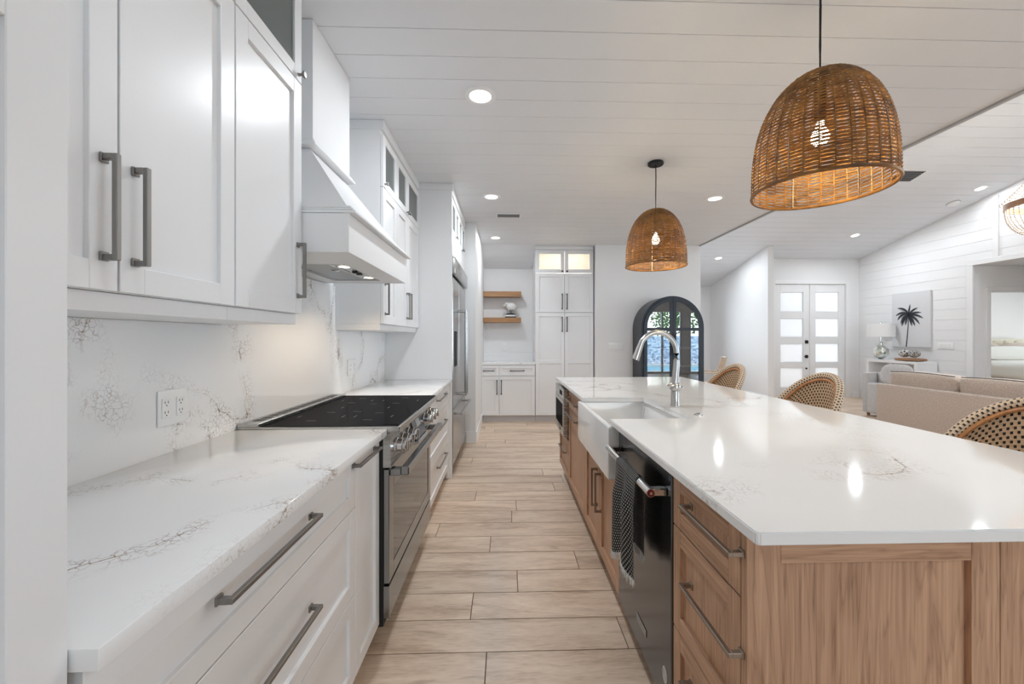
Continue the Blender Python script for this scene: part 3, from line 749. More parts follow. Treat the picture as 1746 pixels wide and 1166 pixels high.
def upper(label, XF, y0, y1, doors, zb, zs, zt, group=None, crown=True, rail_z=.04, depth_back=-1.118):
    """doors: list of (y0,y1,handle side, knob side); solid doors zb..zs, glass doors zs..zt"""
    t = thing('wall_cabinet', label, 'cabinet', ((XF + depth_back) / 2, (y0 + y1) / 2, zb), group)
    M = FX(XF)
    g = G(); s = .018; xf = XF - .001
    if zs > zb: g.box(depth_back, xf, y0, y1, zb + .001, zs)
    g.box(depth_back, xf, y0, y0 + s, zs, zt + .03); g.box(depth_back, xf, y1 - s, y1, zs, zt + .03)
    g.box(depth_back, depth_back + s, y0 + s, y1 - s, zs, zt + .03); g.box(depth_back, xf, y0 + s, y1 - s, zt + .012, zt + .03); g.box(depth_back, xf, y0 + s, y1 - s, zs, zs + s)
    g.box(xf - .02, xf, y0 + s, y1 - s, zt - .01, zt + .012)
    g.build('body', M_cab, t)
    if crown:
        g = G(); g.box(depth_back, XF + .021, y0, y1, zt + .031, CZ - .0015, .002); g.build('crown_strip', M_cab, t)
    if rail_z:
        g = G(); g.box(depth_back, XF - .004, y0, y1, zb - rail_z, zb, .001); g.build('light_rail', M_cab, t)
    for (a, b_, hs, ks) in doors:
        if zs > zb:
            f = front(t, 'door', M, a + GAP, b_ - GAP, zb + .002, zs - GAP, M_cab, rail=.057); 
            if hs: pull(f, M, (b_ - .034) if hs > 0 else (a + .034), zb + .166, .212, 'v', M_pewter)
        f = front(t, 'glass_door', M, a + GAP, b_ - GAP, zs + GAP, zt, M_cab, rail=.05, glassm=M_cabglass)
        if ks: knob(f, M, (b_ - .026) if ks > 0 else (a + .026), zs + .025, M_pewter)
    return t
XU = -.821
upper('large white double-door wall cabinet over the near worktop', XU, .499, 1.2125, [(.499, .8555, 1, 1), (.8555, 1.2125, -1, -1)], 1.385, 2.283, 2.625)
upper('white single-door wall cabinet beside the range hood', XU, 1.2135, 1.601, [(1.2135, 1.601, 1, 1)], 1.385, 2.283, 2.625)
upper('white wall cabinet of one narrow door just past the hood', XU, 2.648, 2.972, [(2.648, 2.972, -1, -1)], 1.385, 2.283, 2.625)
upper('white double-door wall cabinet next to the refrigerator panel', XU, 2.973, 3.713, [(2.973, 3.29, 1, 1), (3.29, 3.713, -1, -1)], 1.385, 2.283, 2.625)
t = upper('shallow row of four glass-fronted doors above the refrigerator', -.521, 3.742, 4.90, [(3.742 + i * .2895, 3.742 + (i + 1) * .2895, 0, (1, -1)[i % 2]) for i in range(4)], 2.27, 2.27, 2.605, rail_z=0)
g = G(); g.box(-1.118, -.50, 3.742, 4.90, 2.062, 2.268, .001); g.build('filler_panel', M_cab, t)
g = G(); g.box(-1.118, -.499, 3.7145, 3.7405, 0.0005, 2.655, .0012); gp = single('end_panel', g, M_cab, 'tall flat white panel on the near side of the refrigerator', 'cabinet panel', loc=(-.8, 3.727, 0))
g = G(); g.box(-1.118, -.488, 3.712, 3.7415, 2.6555, CZ - .0015, .002); g.build('crown_strip', M_cab, gp)
#==PART3==
# ---------------------------------------------------------------- range hood
t = thing('range_hood', 'white tapered wooden range hood with warm lights beneath', 'range hood', (-.9, 2.055, 1.63))
ix0, ix1, iy0, iy1 = -1.022, -.748, 1.88, 2.415
g = G(); y0, y1 = 1.604, 2.508; xa = -.62; zb = 1.63; th = .02
g.box(xa - th, xa, y0, y1, zb, 1.785, .0015); g.box(-1.119, xa - th, y0, y0 + th, zb, 1.785, .0015); g.box(-1.119, xa - th, y1 - th, y1, zb, 1.785, .0015)
for q_ in ((ix1, xa - th - .001, y0 + th, y1 - th), (-1.119, ix0, y0 + th, y1 - th), (ix0, ix1, y0 + th, iy0), (ix0, ix1, iy1, y1 - th)): g.box(q_[0], q_[1], q_[2], q_[3], 1.633, 1.66)
g.box(-1.119, xa - th - .001, y0 + th, y1 - th, 1.661, 1.675)
g.build('apron', M_cab, t)
g = G(); g.box(-1.119, xa + .026, y0 - .002, y1 + .026, 1.786, 1.797, .002); g.box(-1.119, xa + .017, y0 - .0015, y1 + .017, 1.7975, 1.806, .003); g.box(-1.119, xa + .008, y0 - .001, y1 + .008, 1.8065, 1.815, .003); g.build('lower_molding', M_cab, t)
bm = bmesh.new(); ft = 1.8155; tp = 2.148
A = [(-1.119, y0 + .012, ft), (xa - .012, y0 + .012, ft), (xa - .012, y1 - .012, ft), (-1.119, y1 - .012, ft)]
B = [(-1.119, 1.838, tp), (-.885, 1.838, tp), (-.885, 2.238, tp), (-1.119, 2.238, tp)]
va = [bm.verts.new(p) for p in A]; vb = [bm.verts.new(p) for p in B]; bm.faces.new(va); bm.faces.new(vb)
for i in range(4): bm.faces.new((va[i], va[(i + 1) % 4], vb[(i + 1) % 4], vb[i]))
g = G(); g._fin(bm); g.build('canopy', M_cab, t)
g = G(); g.box(-1.119, -.842, 1.797, 2.272, 2.1485, 2.162, .003); g.box(-1.119, -.852, 1.808, 2.26, 2.1625, 2.178, .004); g.build('upper_molding', M_cab, t)
g = G(); g.box(-1.119, -.864, 1.822, 2.244, 2.1785, CZ - .0015, .0015); g.build('chimney', M_cab, t)
# stainless insert under the hood
g = G()
g.box(ix0 + .002, ix1 - .002, iy0 + .002, iy1 - .002, 1.640, 1.654, .002); ins = g.build('insert', M_steel, t)
g = G(); g.box(ix0 + .03, ix1 - .085, iy0 + .03, iy1 - .03, 1.6365, 1.6395, .001)
g.build('filter', brushed('filter_mesh_steel', (.36, .36, .36), .4, (60, 60, 1)), ins)
g = G()
for b_ in ((ix0 + .02, ix1 - .075, iy0 + .02, iy0 + .027), (ix0 + .02, ix1 - .075, iy1 - .027, iy1 - .02), (ix0 + .02, ix0 + .027, iy0 + .027, iy1 - .027), (ix1 - .082, ix1 - .075, iy0 + .027, iy1 - .027)): g.box(*b_, 1.6355, 1.6395)
g.tube([(ix1 - .11 + .02 * math.cos(a), 2.04 + .03 * math.sin(a), 1.634) for a in [PI * k / 8 for k in range(9)]], .003, 6)
g.build('filter_frame', M_chrome, ins)
for k, yy in enumerate((1.985, 2.335)):
    g = G(); g.lathe([(.026, -.002), (.032, -.003), (.034, 0), (.026, 0)], (-.790, yy, 1.6395), 24); b_ = g.build('light_bezel', M_chrome, ins)
    g = G(); g.lathe([(0, -.0015), (.026, -.001), (.026, 0), (0, 0)], (-.790, yy, 1.6395), 24); g.build('lamp_lens', M_hoodlens, b_)
    l = bpy.data.lights.new('hood_lamp', 'SPOT'); l.energy = HOODW * 8; l.color = (1, .77, .52); l.spot_size = 2.3; l.spot_blend = .7; l.shadow_soft_size = .025
    ob = bpy.data.objects.new('hood_lamp', l); C.objects.link(ob); ob.parent = t; ob.location = Vector((-.790, yy, 1.632)) - Vector(t.location)
for yy in (2.13, 2.19):
    g = G(); g.box(-.803, -.778, yy - .015, yy + .015, 1.632, 1.6395, .002); g.build('switch_button', M_black, ins)

# ---------------------------------------------------------------- range
t = thing('range_cooker', 'stainless induction range with black glass top and six knobs', 'range', (-.78, 2.143, 0))
y0, y1 = 1.686, 2.600
g = G(); g.box(-1.10, -.512, y0 + .002, y1 - .002, .09, .895); g.build('body', M_darkrub, t)
g = G(); g.box(-1.108, -.443, y0 - .001, y1 + .001, .896, .9235, .003); top = g.build('top_trim', M_steel, t)
g = G(); g.box(-1.02, -.452, y0 + .008, y1 - .008, .9237, .9262, .0008); ct = g.build('cooktop_glass', M_cooktop, t)
g = G(); g.box(-1.107, -1.022, y0, y1, .9237, .937, .002)
vg = g.build('rear_vent', M_steel, t)
g = G()
for i in range(14): g.box(-1.085, -1.045, y0 + .06 + i * .058, y0 + .103 + i * .058, .9371, .9376)
g.build('vent_slot', M_black, vg)
g = G()
for (cx_, cy_, r) in ((-.86, 1.90, .10), (-.62, 1.90, .085), (-.62, 2.38, .10), (-.87, 2.38, .085), (-.74, 2.14, .12)):
    for a in (0, PI / 2, PI, 1.5 * PI):
        dx, dy = r * math.cos(a), r * math.sin(a)
        if abs(dx) > .01: g.box(cx_ + dx - .001, cx_ + dx + .001, cy_ - .02, cy_ + .02, .9262, .9265)
        else: g.box(cx_ - .02, cx_ + .02, cy_ + dy - .001, cy_ + dy + .001, .9262, .9265)
g.build('burner_mark', M_mark, ct)
g = G(); g.prism([(-.512, .752), (-.478, .752), (-.484, .895), (-.512, .895)], lambda a, b_, d: (a, d, b_), y0, y1, .001); cp = g.build('control_panel', M_steel, t)
for yy in (1.765, 1.868, 1.971, 2.345, 2.445, 2.545):
    g = G(); z = .825; g.cyl((-.482, yy, z), (-.470, yy, z), .034, .033, 32, bev=.002); kb = g.build('knob_bezel', M_chrome, cp)
    g = G(); g.cyl((-.470, yy, z), (-.448, yy, z), .029, .028, 32, bev=.002); g.cyl((-.448, yy, z), (-.432, yy, z), .026, .025, 32, bev=.003); g.box(-.432, -.4235, yy - .006, yy + .006, z - .024, z + .024, .003); g.build('knob', M_chrome, kb)
g = G(); MD = lambda u, v, n: (-.480 + n * .95 - v * .30, u, .795 + v * .95 + n * .3)
g.box(2.045, 2.275, -.03, .10, 0, .022, .002, MD); dp = g.build('display_panel', mat('dark_display_housing', (.05, .052, .06), .25), cp)
g = G(); g.box(2.12, 2.20, .025, .065, .0221, .0228, 0, MD); g.build('screen', mat('lcd_screen', (.35, .37, .38), .3), dp)
g = G(); g.box(2.045, 2.275, -.046, -.031, 0, .03, .001, MD); g.build('display_ledge', M_steel, dp)
# oven door: steel frame round a black window
g = G(); xa, xb = -.510, -.487; za, zb = .268, .742
g.box(xa, xb, y0 + .002, y0 + .07, za, zb, .002); g.box(xa, xb, y1 - .07, y1 - .002, za, zb, .002); g.box(xa, xb, y0 + .07, y1 - .07, za, za + .06, .002); g.box(xa, xb, y0 + .07, y1 - .07, zb - .09, zb, .002)
od = g.build('oven_door', M_dsteel, t)
g = G(); g.box(xa + .004, xb - .003, y0 + .071, y1 - .071, za + .061, zb - .091); g.build('oven_window', mat('smoked_oven_glass', (.17, .175, .18), .08, .7), od)
g = G(); g.box(-.442, -.408, y0 + .012, y1 - .012, .716, .752, .004)
for yy in (y0 + .012, y1 - .05): g.box(xb, -.441, yy, yy + .038, .714, .744, .003)
g.build('handle', M_dsteel, od)
g = G(); g.box(-.511, -.487, y0, y1, .125, .257, .002); g.build('lower_panel', M_dsteel, t)
for yy in (y0 + .05, y1 - .05):
    for xx in (-.66, -1.04):
        g = G(); g.cyl((xx, yy, .0005), (xx, yy, .09), .018, .018, 16); g.build('foot', M_black, t)

# ---------------------------------------------------------------- refrigerator
t = thing('refrigerator', 'tall built-in stainless refrigerator with bar handles', 'refrigerator', (-.8, 4.3, 0))
y0, y1 = 3.752, 4.885; ym = 4.24
g = G(); g.box(-1.11, -.545, y0, y1, .08, 2.055); g.build('body', M_darkrub, t)
g = G(); g.box(-1.11, -.60, y0, y1, .0005, .0795); g.build('toe_grille', M_black, t)
MF = FX(-.544)
g = G(); g.box(y0, y1, 1.89, 2.05, 0, .075, .012, MF, seg=3); g.box(y0 + .01, y1 - .01, 1.872, 1.884, 0, .02, 0, MF); g.build('top_grille', M_frsteel, t)
for (a, b_, hy) in ((y0 + .002, ym - .002, ym - .06), (ym + .002, y1 - .002, ym + .06)):
    g = G(); g.box(a, b_, .625, 1.865, 0, .049, .004, MF); d = g.build('door', M_frsteel, t)
    g = G(); g.cyl(MF(hy, .70, .125), MF(hy, 1.59, .125), .0125, .0125, 18, bev=.003)
    for z in (.715, 1.575): g.box(hy - .011, hy + .011, z - .011, z + .011, .0495, .122, .002, MF)
    g.build('handle', M_frsteel, d)
    if hy < ym:
        g = G(); g.box(a + .12, a + .29, 1.02, 1.36, .0495, .052, .004, MF); g.build('water_dispenser', M_darkrub, d)
g = G(); g.box(y0 + .002, y1 - .002, .10, .618, 0, .049, .004, MF); d = g.build('freezer_drawer', M_frsteel, t)
g = G(); g.cyl(MF(y0 + .12, .565, .115), MF(y1 - .12, .565, .115), .0125, .0125, 18, bev=.003)
for yy in (y0 + .15, y1 - .15): g.box(yy - .011, yy + .011, .555, .575, .0495, .112, .002, MF)
g.build('handle', M_frsteel, d)

# ---------------------------------------------------------------- alcove
MA = FY(6.20)
t = thing('base_cabinet', 'white two-door two-drawer cabinet under the floating shelves', 'cabinet', (.0, 6.5, 0))
g = G(); g.box(-.376, .448, 6.201, 6.798, .1, .884); g.build('body', M_cab, t)
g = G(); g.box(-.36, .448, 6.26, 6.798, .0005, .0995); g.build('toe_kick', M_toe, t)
for (a, b_, hs) in ((-.3755, -.1115, 1), (-.1045, .4445, -1)):
    f = front(t, 'drawer', MA, a, b_, .717, .870, M_cab, rail=.042); pull(f, MA, -.27 if hs > 0 else (a + b_) / 2, .793, .17 if hs > 0 else .22, 'u', M_black)
    f = front(t, 'door', MA, a, b_, .108, .708, M_cab, rail=.055); pull(f, MA, (b_ - .03) if hs > 0 else (a + .03), .54, .22, 'v', M_black)
g = G(); g.box(-.376, .450, 6.178, 6.7835, .886, .915, .002); single('worktop', g, M_q_top, 'small white quartz worktop below the floating shelves', 'countertop', 'white quartz worktops')
g = G(); g.box(-.376, .450, 6.784, 6.7985, .886, 1.035, .001); single('splash_strip', g, M_q_back, 'low quartz upstand at the back of the alcove worktop', 'backsplash')
# pantry
t = thing('pantry_cabinet', 'tall white double-door pantry with lit glass doors on top', 'cabinet', (.9, 6.5, 0))
g = G(); a, b_ = .452, 1.352
g.box(a, b_, 6.201, 6.798, .1, 2.29); g.box(a, a + .018, 6.201, 6.798, 2.2901, 2.66); g.box(b_ - .018, b_, 6.201, 6.798, 2.2901, 2.66); g.box(a + .018, b_ - .018, 6.6, 6.618, 2.2901, 2.66); g.box(a + .018, b_ - .018, 6.201, 6.6, 2.641, 2.66)
g.build('body', M_cab, t)
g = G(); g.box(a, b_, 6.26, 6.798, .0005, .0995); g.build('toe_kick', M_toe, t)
g = G(); g.box(a - .004, b_, 6.179, 6.28, 2.6605, CZ - .002, .002); g.build('crown_strip', M_cab, t)
for (u0, u1, hs) in ((.4545, .8995, 1), (.9045, 1.3495, -1)):
    h = (u1 - .035) if hs > 0 else (u0 + .035)
    f = front(t, 'glass_door', MA, u0, u1, 2.302, 2.653, M_cab, rail=.055, glassm=M_litglass); knob(f, MA, h, 2.325, M_black)
    f = front(t, 'door', MA, u0, u1, 1.6935, 2.295, M_cab, rail=.055); pull(f, MA, h, 1.86, .24, 'v', M_black)
    f = front(t, 'door', MA, u0, u1, .108, 1.686, M_cab, rail=.055, mid=.93); pull(f, MA, h, 1.51, .23, 'v', M_black)
area('cabinet_strip_light', (.9, 6.40, 2.63), .7, 9, (1, .94, .82), size_y=.02).parent = t
bpy.data.objects['cabinet_strip_light'].location = Vector((.9, 6.35, 2.63)) - Vector(t.location)
# shelves and what stands on them
for z0, z1, lb in ((1.975, 2.06, 'upper rustic wood floating shelf, empty'), (1.553, 1.632, 'lower rustic wood floating shelf holding the sheep figurine')):
    g = G(); g.box(-.374, .245, 6.57, 6.7985, z0, z1, .004); single('floating_shelf', g, M_shelf, lb, 'shelf', 'floating shelves in the alcove')
bx, by = .075, 6.66
def book(x0, x1, y0, y1, z0, z1, col, lb):
    t = thing('book', lb, 'book', ((x0 + x1) / 2, (y0 + y1) / 2, z0), 'books under the sheep figurine')
    g = G(); g.box(x0, x1, y0, y1, z0, z0 + .003, .0005); g.box(x0, x1, y0, y1, z1 - .003, z1, .0005); g.box(x0, x1, y0, y0 + .003, z0 + .003, z1 - .003); g.build('cover', col, t)
    g = G(); g.box(x0 + .003, x1 - .004, y0 + .0035, y1 - .004, z0 + .0035, z1 - .0035); g.build('pages', M_fringe, t)
book(-.02, .165, 6.59, 6.73, 1.6325, 1.652, mat('dark_book_cloth', (.03, .03, .032), .6), 'bottom book of the stack, dark cover, on the lower shelf')
book(-.015, .150, 6.59, 6.72, 1.6525, 1.678, mat('white_book_cloth', (.72, .71, .69), .6), 'pale middle book of the stack on the lower shelf')
book(-.01, .155, 6.60, 6.73, 1.6785, 1.694, mat('black_book_cloth', (.02, .02, .02), .5), 'thin black top book of the stack on the lower shelf')
t = thing('sheep_figurine', 'white woolly sheep figurine on a black stand', 'figurine', (bx, by, 1.6945))
M_wool = mat('white_plaster_wool', (.66, .65, .63), .9)
g = G(); g.box(bx - .06, bx + .05, by - .035, by + .035, 1.6945, 1.705, .002)
for dx in (-.008, .012): g.cyl((bx + dx, by, 1.705), (bx + dx, by, 1.76), .004)
g.build('stand', M_black, t)
g = G(); g.blob((bx + .012, by, 1.815), (.082, .058, .068), 28, .045, 16); g.blob((bx - .06, by, 1.85), (.038, .034, .036), 18, .05, 14)
g.blob((bx - .098, by - .004, 1.838), (.032, .022, .021), 16, 0, 1, 1, Matrix.Rotation(-.5, 3, 'Y').to_quaternion())
for s in (-1, 1):
    g.blob((bx - .074, by + s * .033, 1.857), (.012, .022, .007), 10)
for (lx, ly) in ((-.03, -.025), (-.03, .025), (.05, -.025), (.05, .025)): g.cyl((bx + lx, by + ly, 1.79), (bx + lx * 1.05, by + ly, 1.744), .011, .008, 10)
g.blob((bx + .095, by, 1.82), (.014, .012, .02), 10)
g.build('body', M_wool, t, angle=3)
g = G()
for s in (-1, 1): g.blob((bx - .108, by + s * .0165 - .004, 1.846), (.0035, .003, .0035), 8)
g.build('eye', M_black, t)

# outlets and switches
def plate(M, u0, u1, v0, v1, kind, label, n, grp='outlet and switch plates'):
    nm, cat = ('wall_outlet', 'outlet') if kind == 'o' else ('light_switch', 'switch')
    t = thing(nm, label, cat, M((u0 + u1) / 2, (v0 + v1) / 2, 0), grp)
    g = G(); g.box(u0, u1, v0, v1, .0005, .006, .002, M, seg=2); g.build('plate', M_white_plastic, t)
    w = (u1 - u0) / n
    for i in range(n):
        c = u0 + w * (i + .5); h = (v1 - v0); hw = min(.017, w * .36)
        g = G(); g.box(c - hw, c + hw, v0 + h * .22, v1 - h * .22, .0062, .0085, .001, M)
        p = g.build('socket_face' if kind == 'o' else 'rocker', M_white_plastic, t)
        if kind == 'o':
            g = G()
            for cv in (v0 + h * .36, v0 + h * .64):
                for dx in (-.006, .006): g.box(c + dx - .001, c + dx + .001, cv - .001, cv + .007, .0085, .0088, 0, M)
                g.cyl(M(c, cv - .007, .0084), M(c, cv - .007, .0088), .0022, .0022, 8)
            g.build('slot', M_black, p)
MB = FX(-1.1095)
plate(MB, 1.308, 1.422, 1.006, 1.121, 'o', 'double white outlet plate on the quartz near the left worktop', 2)
plate(MB, 2.842, 2.992, 1.028, 1.141, 'o', 'small white outlet plate on the quartz beyond the range', 2)
plate(FY(6.7995), -.066, .012, 1.09, 1.212, 'o', 'single white outlet on the alcove wall under the shelves', 1)
plate(FY(6.0995), 1.565, 1.785, 1.11, 1.225, 's', 'four-gang white switch plate beside the arched cabinet', 4)
plate(lambda u, v, n: (7.7495 - n, u, v), 6.73, 6.99, 1.10, 1.215, 's', 'wide white switch plate on the shiplap beside the palm picture', 5)
#==PART4==
# ================================================================ ISLAND
XI = .536; MI = FXm(XI); XBK = 1.36
t = None
def isl_cab(label, y0, y1, x1=XBK, name='island_cabinet', z1=.887, z0=.1):
    t = thing(name, label, 'cabinet', ((XI + x1) / 2, (y0 + y1) / 2, 0), 'walnut-look island cabinets')
    g = G(); g.box(XI + .001, x1, y0, y1, z0, z1); g.build('body', M_wv, t)
    g = G(); g.box(XI + .07, x1 - .05, y0, y1, .0005, .0995); g.build('toe_kick', mat('dark_wood_toe', (.10, .06, .04), .6) if 'dark_wood_toe' not in bpy.data.materials else bpy.data.materials['dark_wood_toe'], t)
    return t
WG = (M_wv, M_wy)
t = isl_cab('wooden three-drawer island cabinet at the near end', .870, 1.226)
for (a, b_, h) in ((.722, .876, .822), (.412, .718, .603), (.108, .408, .33)):
    f = front(t, 'drawer', MI, .871, 1.2255, a, b_, WG, rail=.048, grain=True); pull(f, MI, .982, h, .255, 'u', M_bronze, so=.036)
t = isl_cab('wooden double-door island cabinet beneath the sink', 1.822, 2.612, z1=.636)
for (a, b_, hy) in ((1.8235, 2.217, 2.175), (2.219, 2.6105, 2.262)):
    f = front(t, 'door', MI, a, b_, .108, .632, WG, rail=.055, grain=True); pull(f, MI, hy, .45, .215, 'v', M_bronze, so=.036)
t = isl_cab('wooden island cabinet with drawer over pull-out, between sink and microwave', 2.614, 3.300)
f = front(t, 'drawer', MI, 2.6155, 3.2985, .726, .876, WG, rail=.045, grain=True); pull(f, MI, 3.07, .80, .40, 'u', M_bronze)
f = front(t, 'door', MI, 2.6155, 3.2985, .108, .722, WG, rail=.055, grain=True); pull(f, MI, 3.07, .685, .40, 'u', M_bronze)
t = isl_cab('wooden island cabinet with one drawer below the microwave', 3.302, 3.86)
f = front(t, 'drawer', MI, 3.3035, 3.858, .108, .44, WG, rail=.05, grain=True); pull(f, MI, 3.58, .31, .30, 'u', M_bronze)
# end panel of the island, facing the camera
t = thing('island_end_panel', 'framed wooden end panel of the island facing the camera', 'cabinet panel', (.95, .855, 0))
ME = FY(.868)
g = G(); z0, z1 = .0005, .888
g.box(.516, .590, z0, z1, 0, .022, .001, ME); g.box(1.014, 1.078, z0, z1, 0, .022, .001, ME)
g.mi = 1; g.box(.590, 1.014, .806, z1, 0, .0215, .001, ME); g.box(.590, 1.014, z0, .10, 0, .0215, .001, ME)
g.mi = 0; g.box(.588, 1.016, .09, .81, .0, .009, 0, ME)
g.build('framed_panel', [M_wv, M_wx], t)
g = G(); g.box(1.079, 1.36, z0, z1, 0, .0225, .001, ME); g.build('corner_post', M_wv, t)
g = G(); g.box(1.362, 1.380, .8455, 3.858, .0005, .888, .001)
single('island_back_panel', g, M_wv, 'plain wooden panel along the seating side of the island', 'cabinet panel', loc=(1.37, 2.35, 0))

# island worktop with the sink notch
t = None
g = G(); c = .007
poly = [(.482 + c, .76), (1.71, .76), (1.71, 3.88), (.482, 3.88), (.482, 2.53), (.87, 2.53), (.87, 1.86), (.482, 1.86), (.482, .76 + c)]
g.prism(poly, lambda a, b_, d: (a, b_, d), .8895, .915, .003)
single('worktop', g, M_q_isl, 'wide white quartz island worktop with the sink set in', 'countertop', 'white quartz worktops', loc=(1.1, 2.3, .8865))

# apron sink
t = thing('farmhouse_sink', 'white fireclay apron-front sink set in the island', 'sink', (.68, 2.21, .64))
bm = bmesh.new(); x0, x1, y0, y1, z0, z1 = .466, .915, 1.829, 2.600, .640, .8855
def rc(x0, x1, y0, y1, z): return [bm.verts.new(p) for p in ((x0, y0, z), (x1, y0, z), (x1, y1, z), (x0, y1, z))]
ob_, ot, it, ib = rc(x0, x1, y0, y1, z0), rc(x0, x1, y0, y1, z1), rc(x0 + .028, x1 - .03, y0 + .035, y1 - .035, z1), rc(x0 + .036, x1 - .04, y0 + .045, y1 - .045, z0 + .03)
bm.faces.new(ob_); bm.faces.new(ib)
for A, B in ((ob_, ot), (ot, it), (it, ib)):
    for i in range(4): bm.faces.new((A[i], A[(i + 1) % 4], B[(i + 1) % 4], B[i]))
bmesh.ops.recalc_face_normals(bm, faces=bm.faces); bmesh.ops.bevel(bm, geom=bm.edges[:], offset=.009, segments=3, affect='EDGES', profile=.6)
g = G(); g._fin(bm); g.build('basin', M_sink, t)
g = G(); g.lathe([(0, .001), (.03, .001), (.043, .003), (.045, .0005), (0, .0005)], (.68, 2.21, .6705), 24); g.build('drain', M_chrome, t)

# faucet
fx, fy = .939, 2.207
t = thing('faucet', 'tall brushed gooseneck faucet beside the sink', 'faucet', (fx, fy, .915))
g = G(); g.lathe([(0, .0005), (.0245, .0005), (.0245, .004), (.0225, .007), (.0218, .085), (0, .085)], (fx, fy, .915), 32); g.build('base', M_nickel, t)
g = G(); g.lathe([(0, .086), (.024, .087), (.030, .096), (.031, .108), (.027, .122), (.021, .128), (0, .128)], (fx, fy, .915), 32)
g.blob((fx - .018, fy - .01, 1.030), (.032, .014, .010), 20); g.blob((fx + .022, fy + .004, 1.018), (.028, .016, .012), 20)
g.build('lever_collar', M_nickel, t)
pts = [(fx - .002, 1.043), (fx + .001, 1.07), (fx + .006, 1.12), (fx + .008, 1.17)] + [(fx + .005 - .103 + .106 * math.cos(a), 1.208 + .116 * math.sin(a)) for a in [PI * k / 18 for k in range(0, 16)]]
g = G(); g.tube([(p, fy, z) for p, z in pts], lambda f: .0195 - .0055 * min(1, f / .22) + .0005, 18); g.build('gooseneck', M_nickel, t)
e = Vector((pts[-1][0], fy, pts[-1][1])); d = (e - Vector((pts[-2][0], fy, pts[-2][1]))).normalized()
g = G(); e2 = Vector((.716, fy, 1.172)); g.tube([e - d * .003, e + (e2 - e) * .3, e + (e2 - e) * .65, e2], lambda f: .0148 + .0065 * f, 20)
sp = g.build('spray_head', M_nickel, t)
dd = (e2 - e).normalized(); g = G(); g.cyl(e2 + dd * .0003, e2 + dd * .004, .018, .016, 20); g.build('nozzle', M_bind, sp)
g = G(); g.lathe([(0, .0005), (.0215, .0005), (.0215, .004), (.018, .0065), (.012, .007), (.011, .010), (0, .010)], (.939, 1.934, .915), 28)
single('air_switch', g, M_chrome, 'small round chrome button on the island beside the faucet', 'button', loc=(.939, 1.934, .915))

# dishwasher
t = thing('dishwasher', 'dark stainless dishwasher with round bar handle in the island', 'dishwasher', (.8, 1.52, 0))
y0, y1 = 1.231, 1.816
g = G(); g.box(XI + .004, 1.12, y0 - .002, y1 + .003, .09, .880); g.build('body', M_darkrub, t)
g = G(); g.box(XI + .05, 1.12, y0, y1, .0005, .0895); g.build('toe_kick', M_black, t)
g = G(); g.box(y0, y1, .102, .872, 0, .024, .004, MI); d = g.build('door', brushed('dishwasher_steel', (.11, .115, .125), .2, (1, 60, 1)), t)
g = G(); zh = .800; xh = .458
g.cyl((xh, 1.262, zh), (xh, 1.785, zh), .0135, .0135, 24, bev=.002)
for yy in (1.276, 1.771):
    g.box(xh - .004, .5115, yy - .014, yy + .014, zh - .012, zh + .012, .003)
hd = g.build('handle', M_chrome, d)
for (a, b_) in ((1.2595, 1.2617), (1.7853, 1.7875)):
    g = G(); g.cyl((xh, a, zh), (xh, b_, zh), .0135, .0135, 24); mc = g.build('medallion', M_chrome, hd)
g = G(); g.cyl((xh, 1.2575, zh), (xh, 1.2593, zh), .0115, .0115, 24); m1 = g.build('red_medallion', M_redcap, hd)
g = G(); g.cyl((xh, 1.2565, zh), (xh, 1.2573, zh), .0045, .0045, 16); g.build('medallion_dot', M_chrome, hd)
g = G(); g.box(1.452, 1.556, .196, .222, .0245, .0265, .001, MI); bd = g.build('badge_plate', M_nickel, d)
g = G(); g.box(1.456, 1.552, .2, .218, .0266, .027, 0, MI); g.build('badge_inlay', M_mark, bd)
g = G(); g.ring_prism([(1.282 + .018 * math.cos(a), .205 + .026 * math.sin(a)) for a in [2 * PI * k / 28 for k in range(28)]], [(1.282 + .0155 * math.cos(a), .205 + .0225 * math.sin(a)) for a in [2 * PI * k / 28 for k in range(28)]], MI, .0243, .0252)
for i in range(-2, 3):
    hgt = .0215 * math.sqrt(1 - (i / 3.4) ** 2); g.box(1.282 + i * .005 - .0008, 1.282 + i * .005 + .0008, .205 - hgt, .205 + hgt, .0243, .0249, 0, MI)
for i in range(-3, 4): g.box(1.282 - .012, 1.282 + .012, .205 + i * .0055 - .0006, .205 + i * .0055 + .0006, .0243, .0248, 0, MI)
g.build('round_emblem', M_white_plastic, d)

# towel over the dishwasher handle
t = thing('dish_towel', 'black and white woven towel with white fringe on the dishwasher handle', 'towel', (.458, 1.47, .45))
ty0, ty1 = 1.365, 1.60
def towel(side):
    # profile: back panel up, over the bar, front panel down
    zf = .475 if side == 'f' else .53
    def fn(u, v):
        y = ty0 + (ty1 - ty0) * u
        if side == 'b': y = ty0 + .02 + (ty1 - ty0 - .03) * u
        L1 = .02 if side == 'f' else .02
        if v < .12:
            a = PI / 2 * (1 - v / .12); r = .0165
            x = xh - r * math.cos(a) if side == 'f' else xh + r * math.cos(a); z = zh + r * math.sin(a); w = 0
        else:
            f = (v - .12) / .88; z = zh - f * (zh - zf) + (-.018 * math.sin(u * 9 + 1) * f if side == 'f' else .01 * math.sin(u * 7) * f); w = min(1, f * 3)
            sgn = -1 if side == 'f' else 1
            x = xh + sgn * (.0165 + .003 * w) + sgn * .0 + w * (.012 if side == 'f' else .005) * math.sin(u * 2 * PI * 2.1 + .6 + f * .5) * (1 if side == 'f' else .6)
            if side == 'f': x -= .012 * w; y = (ty0 + ty1) / 2 + (y - (ty0 + ty1) / 2) * (1 + .13 * f) + .015 * f
        return (x, y, z)
    return fn
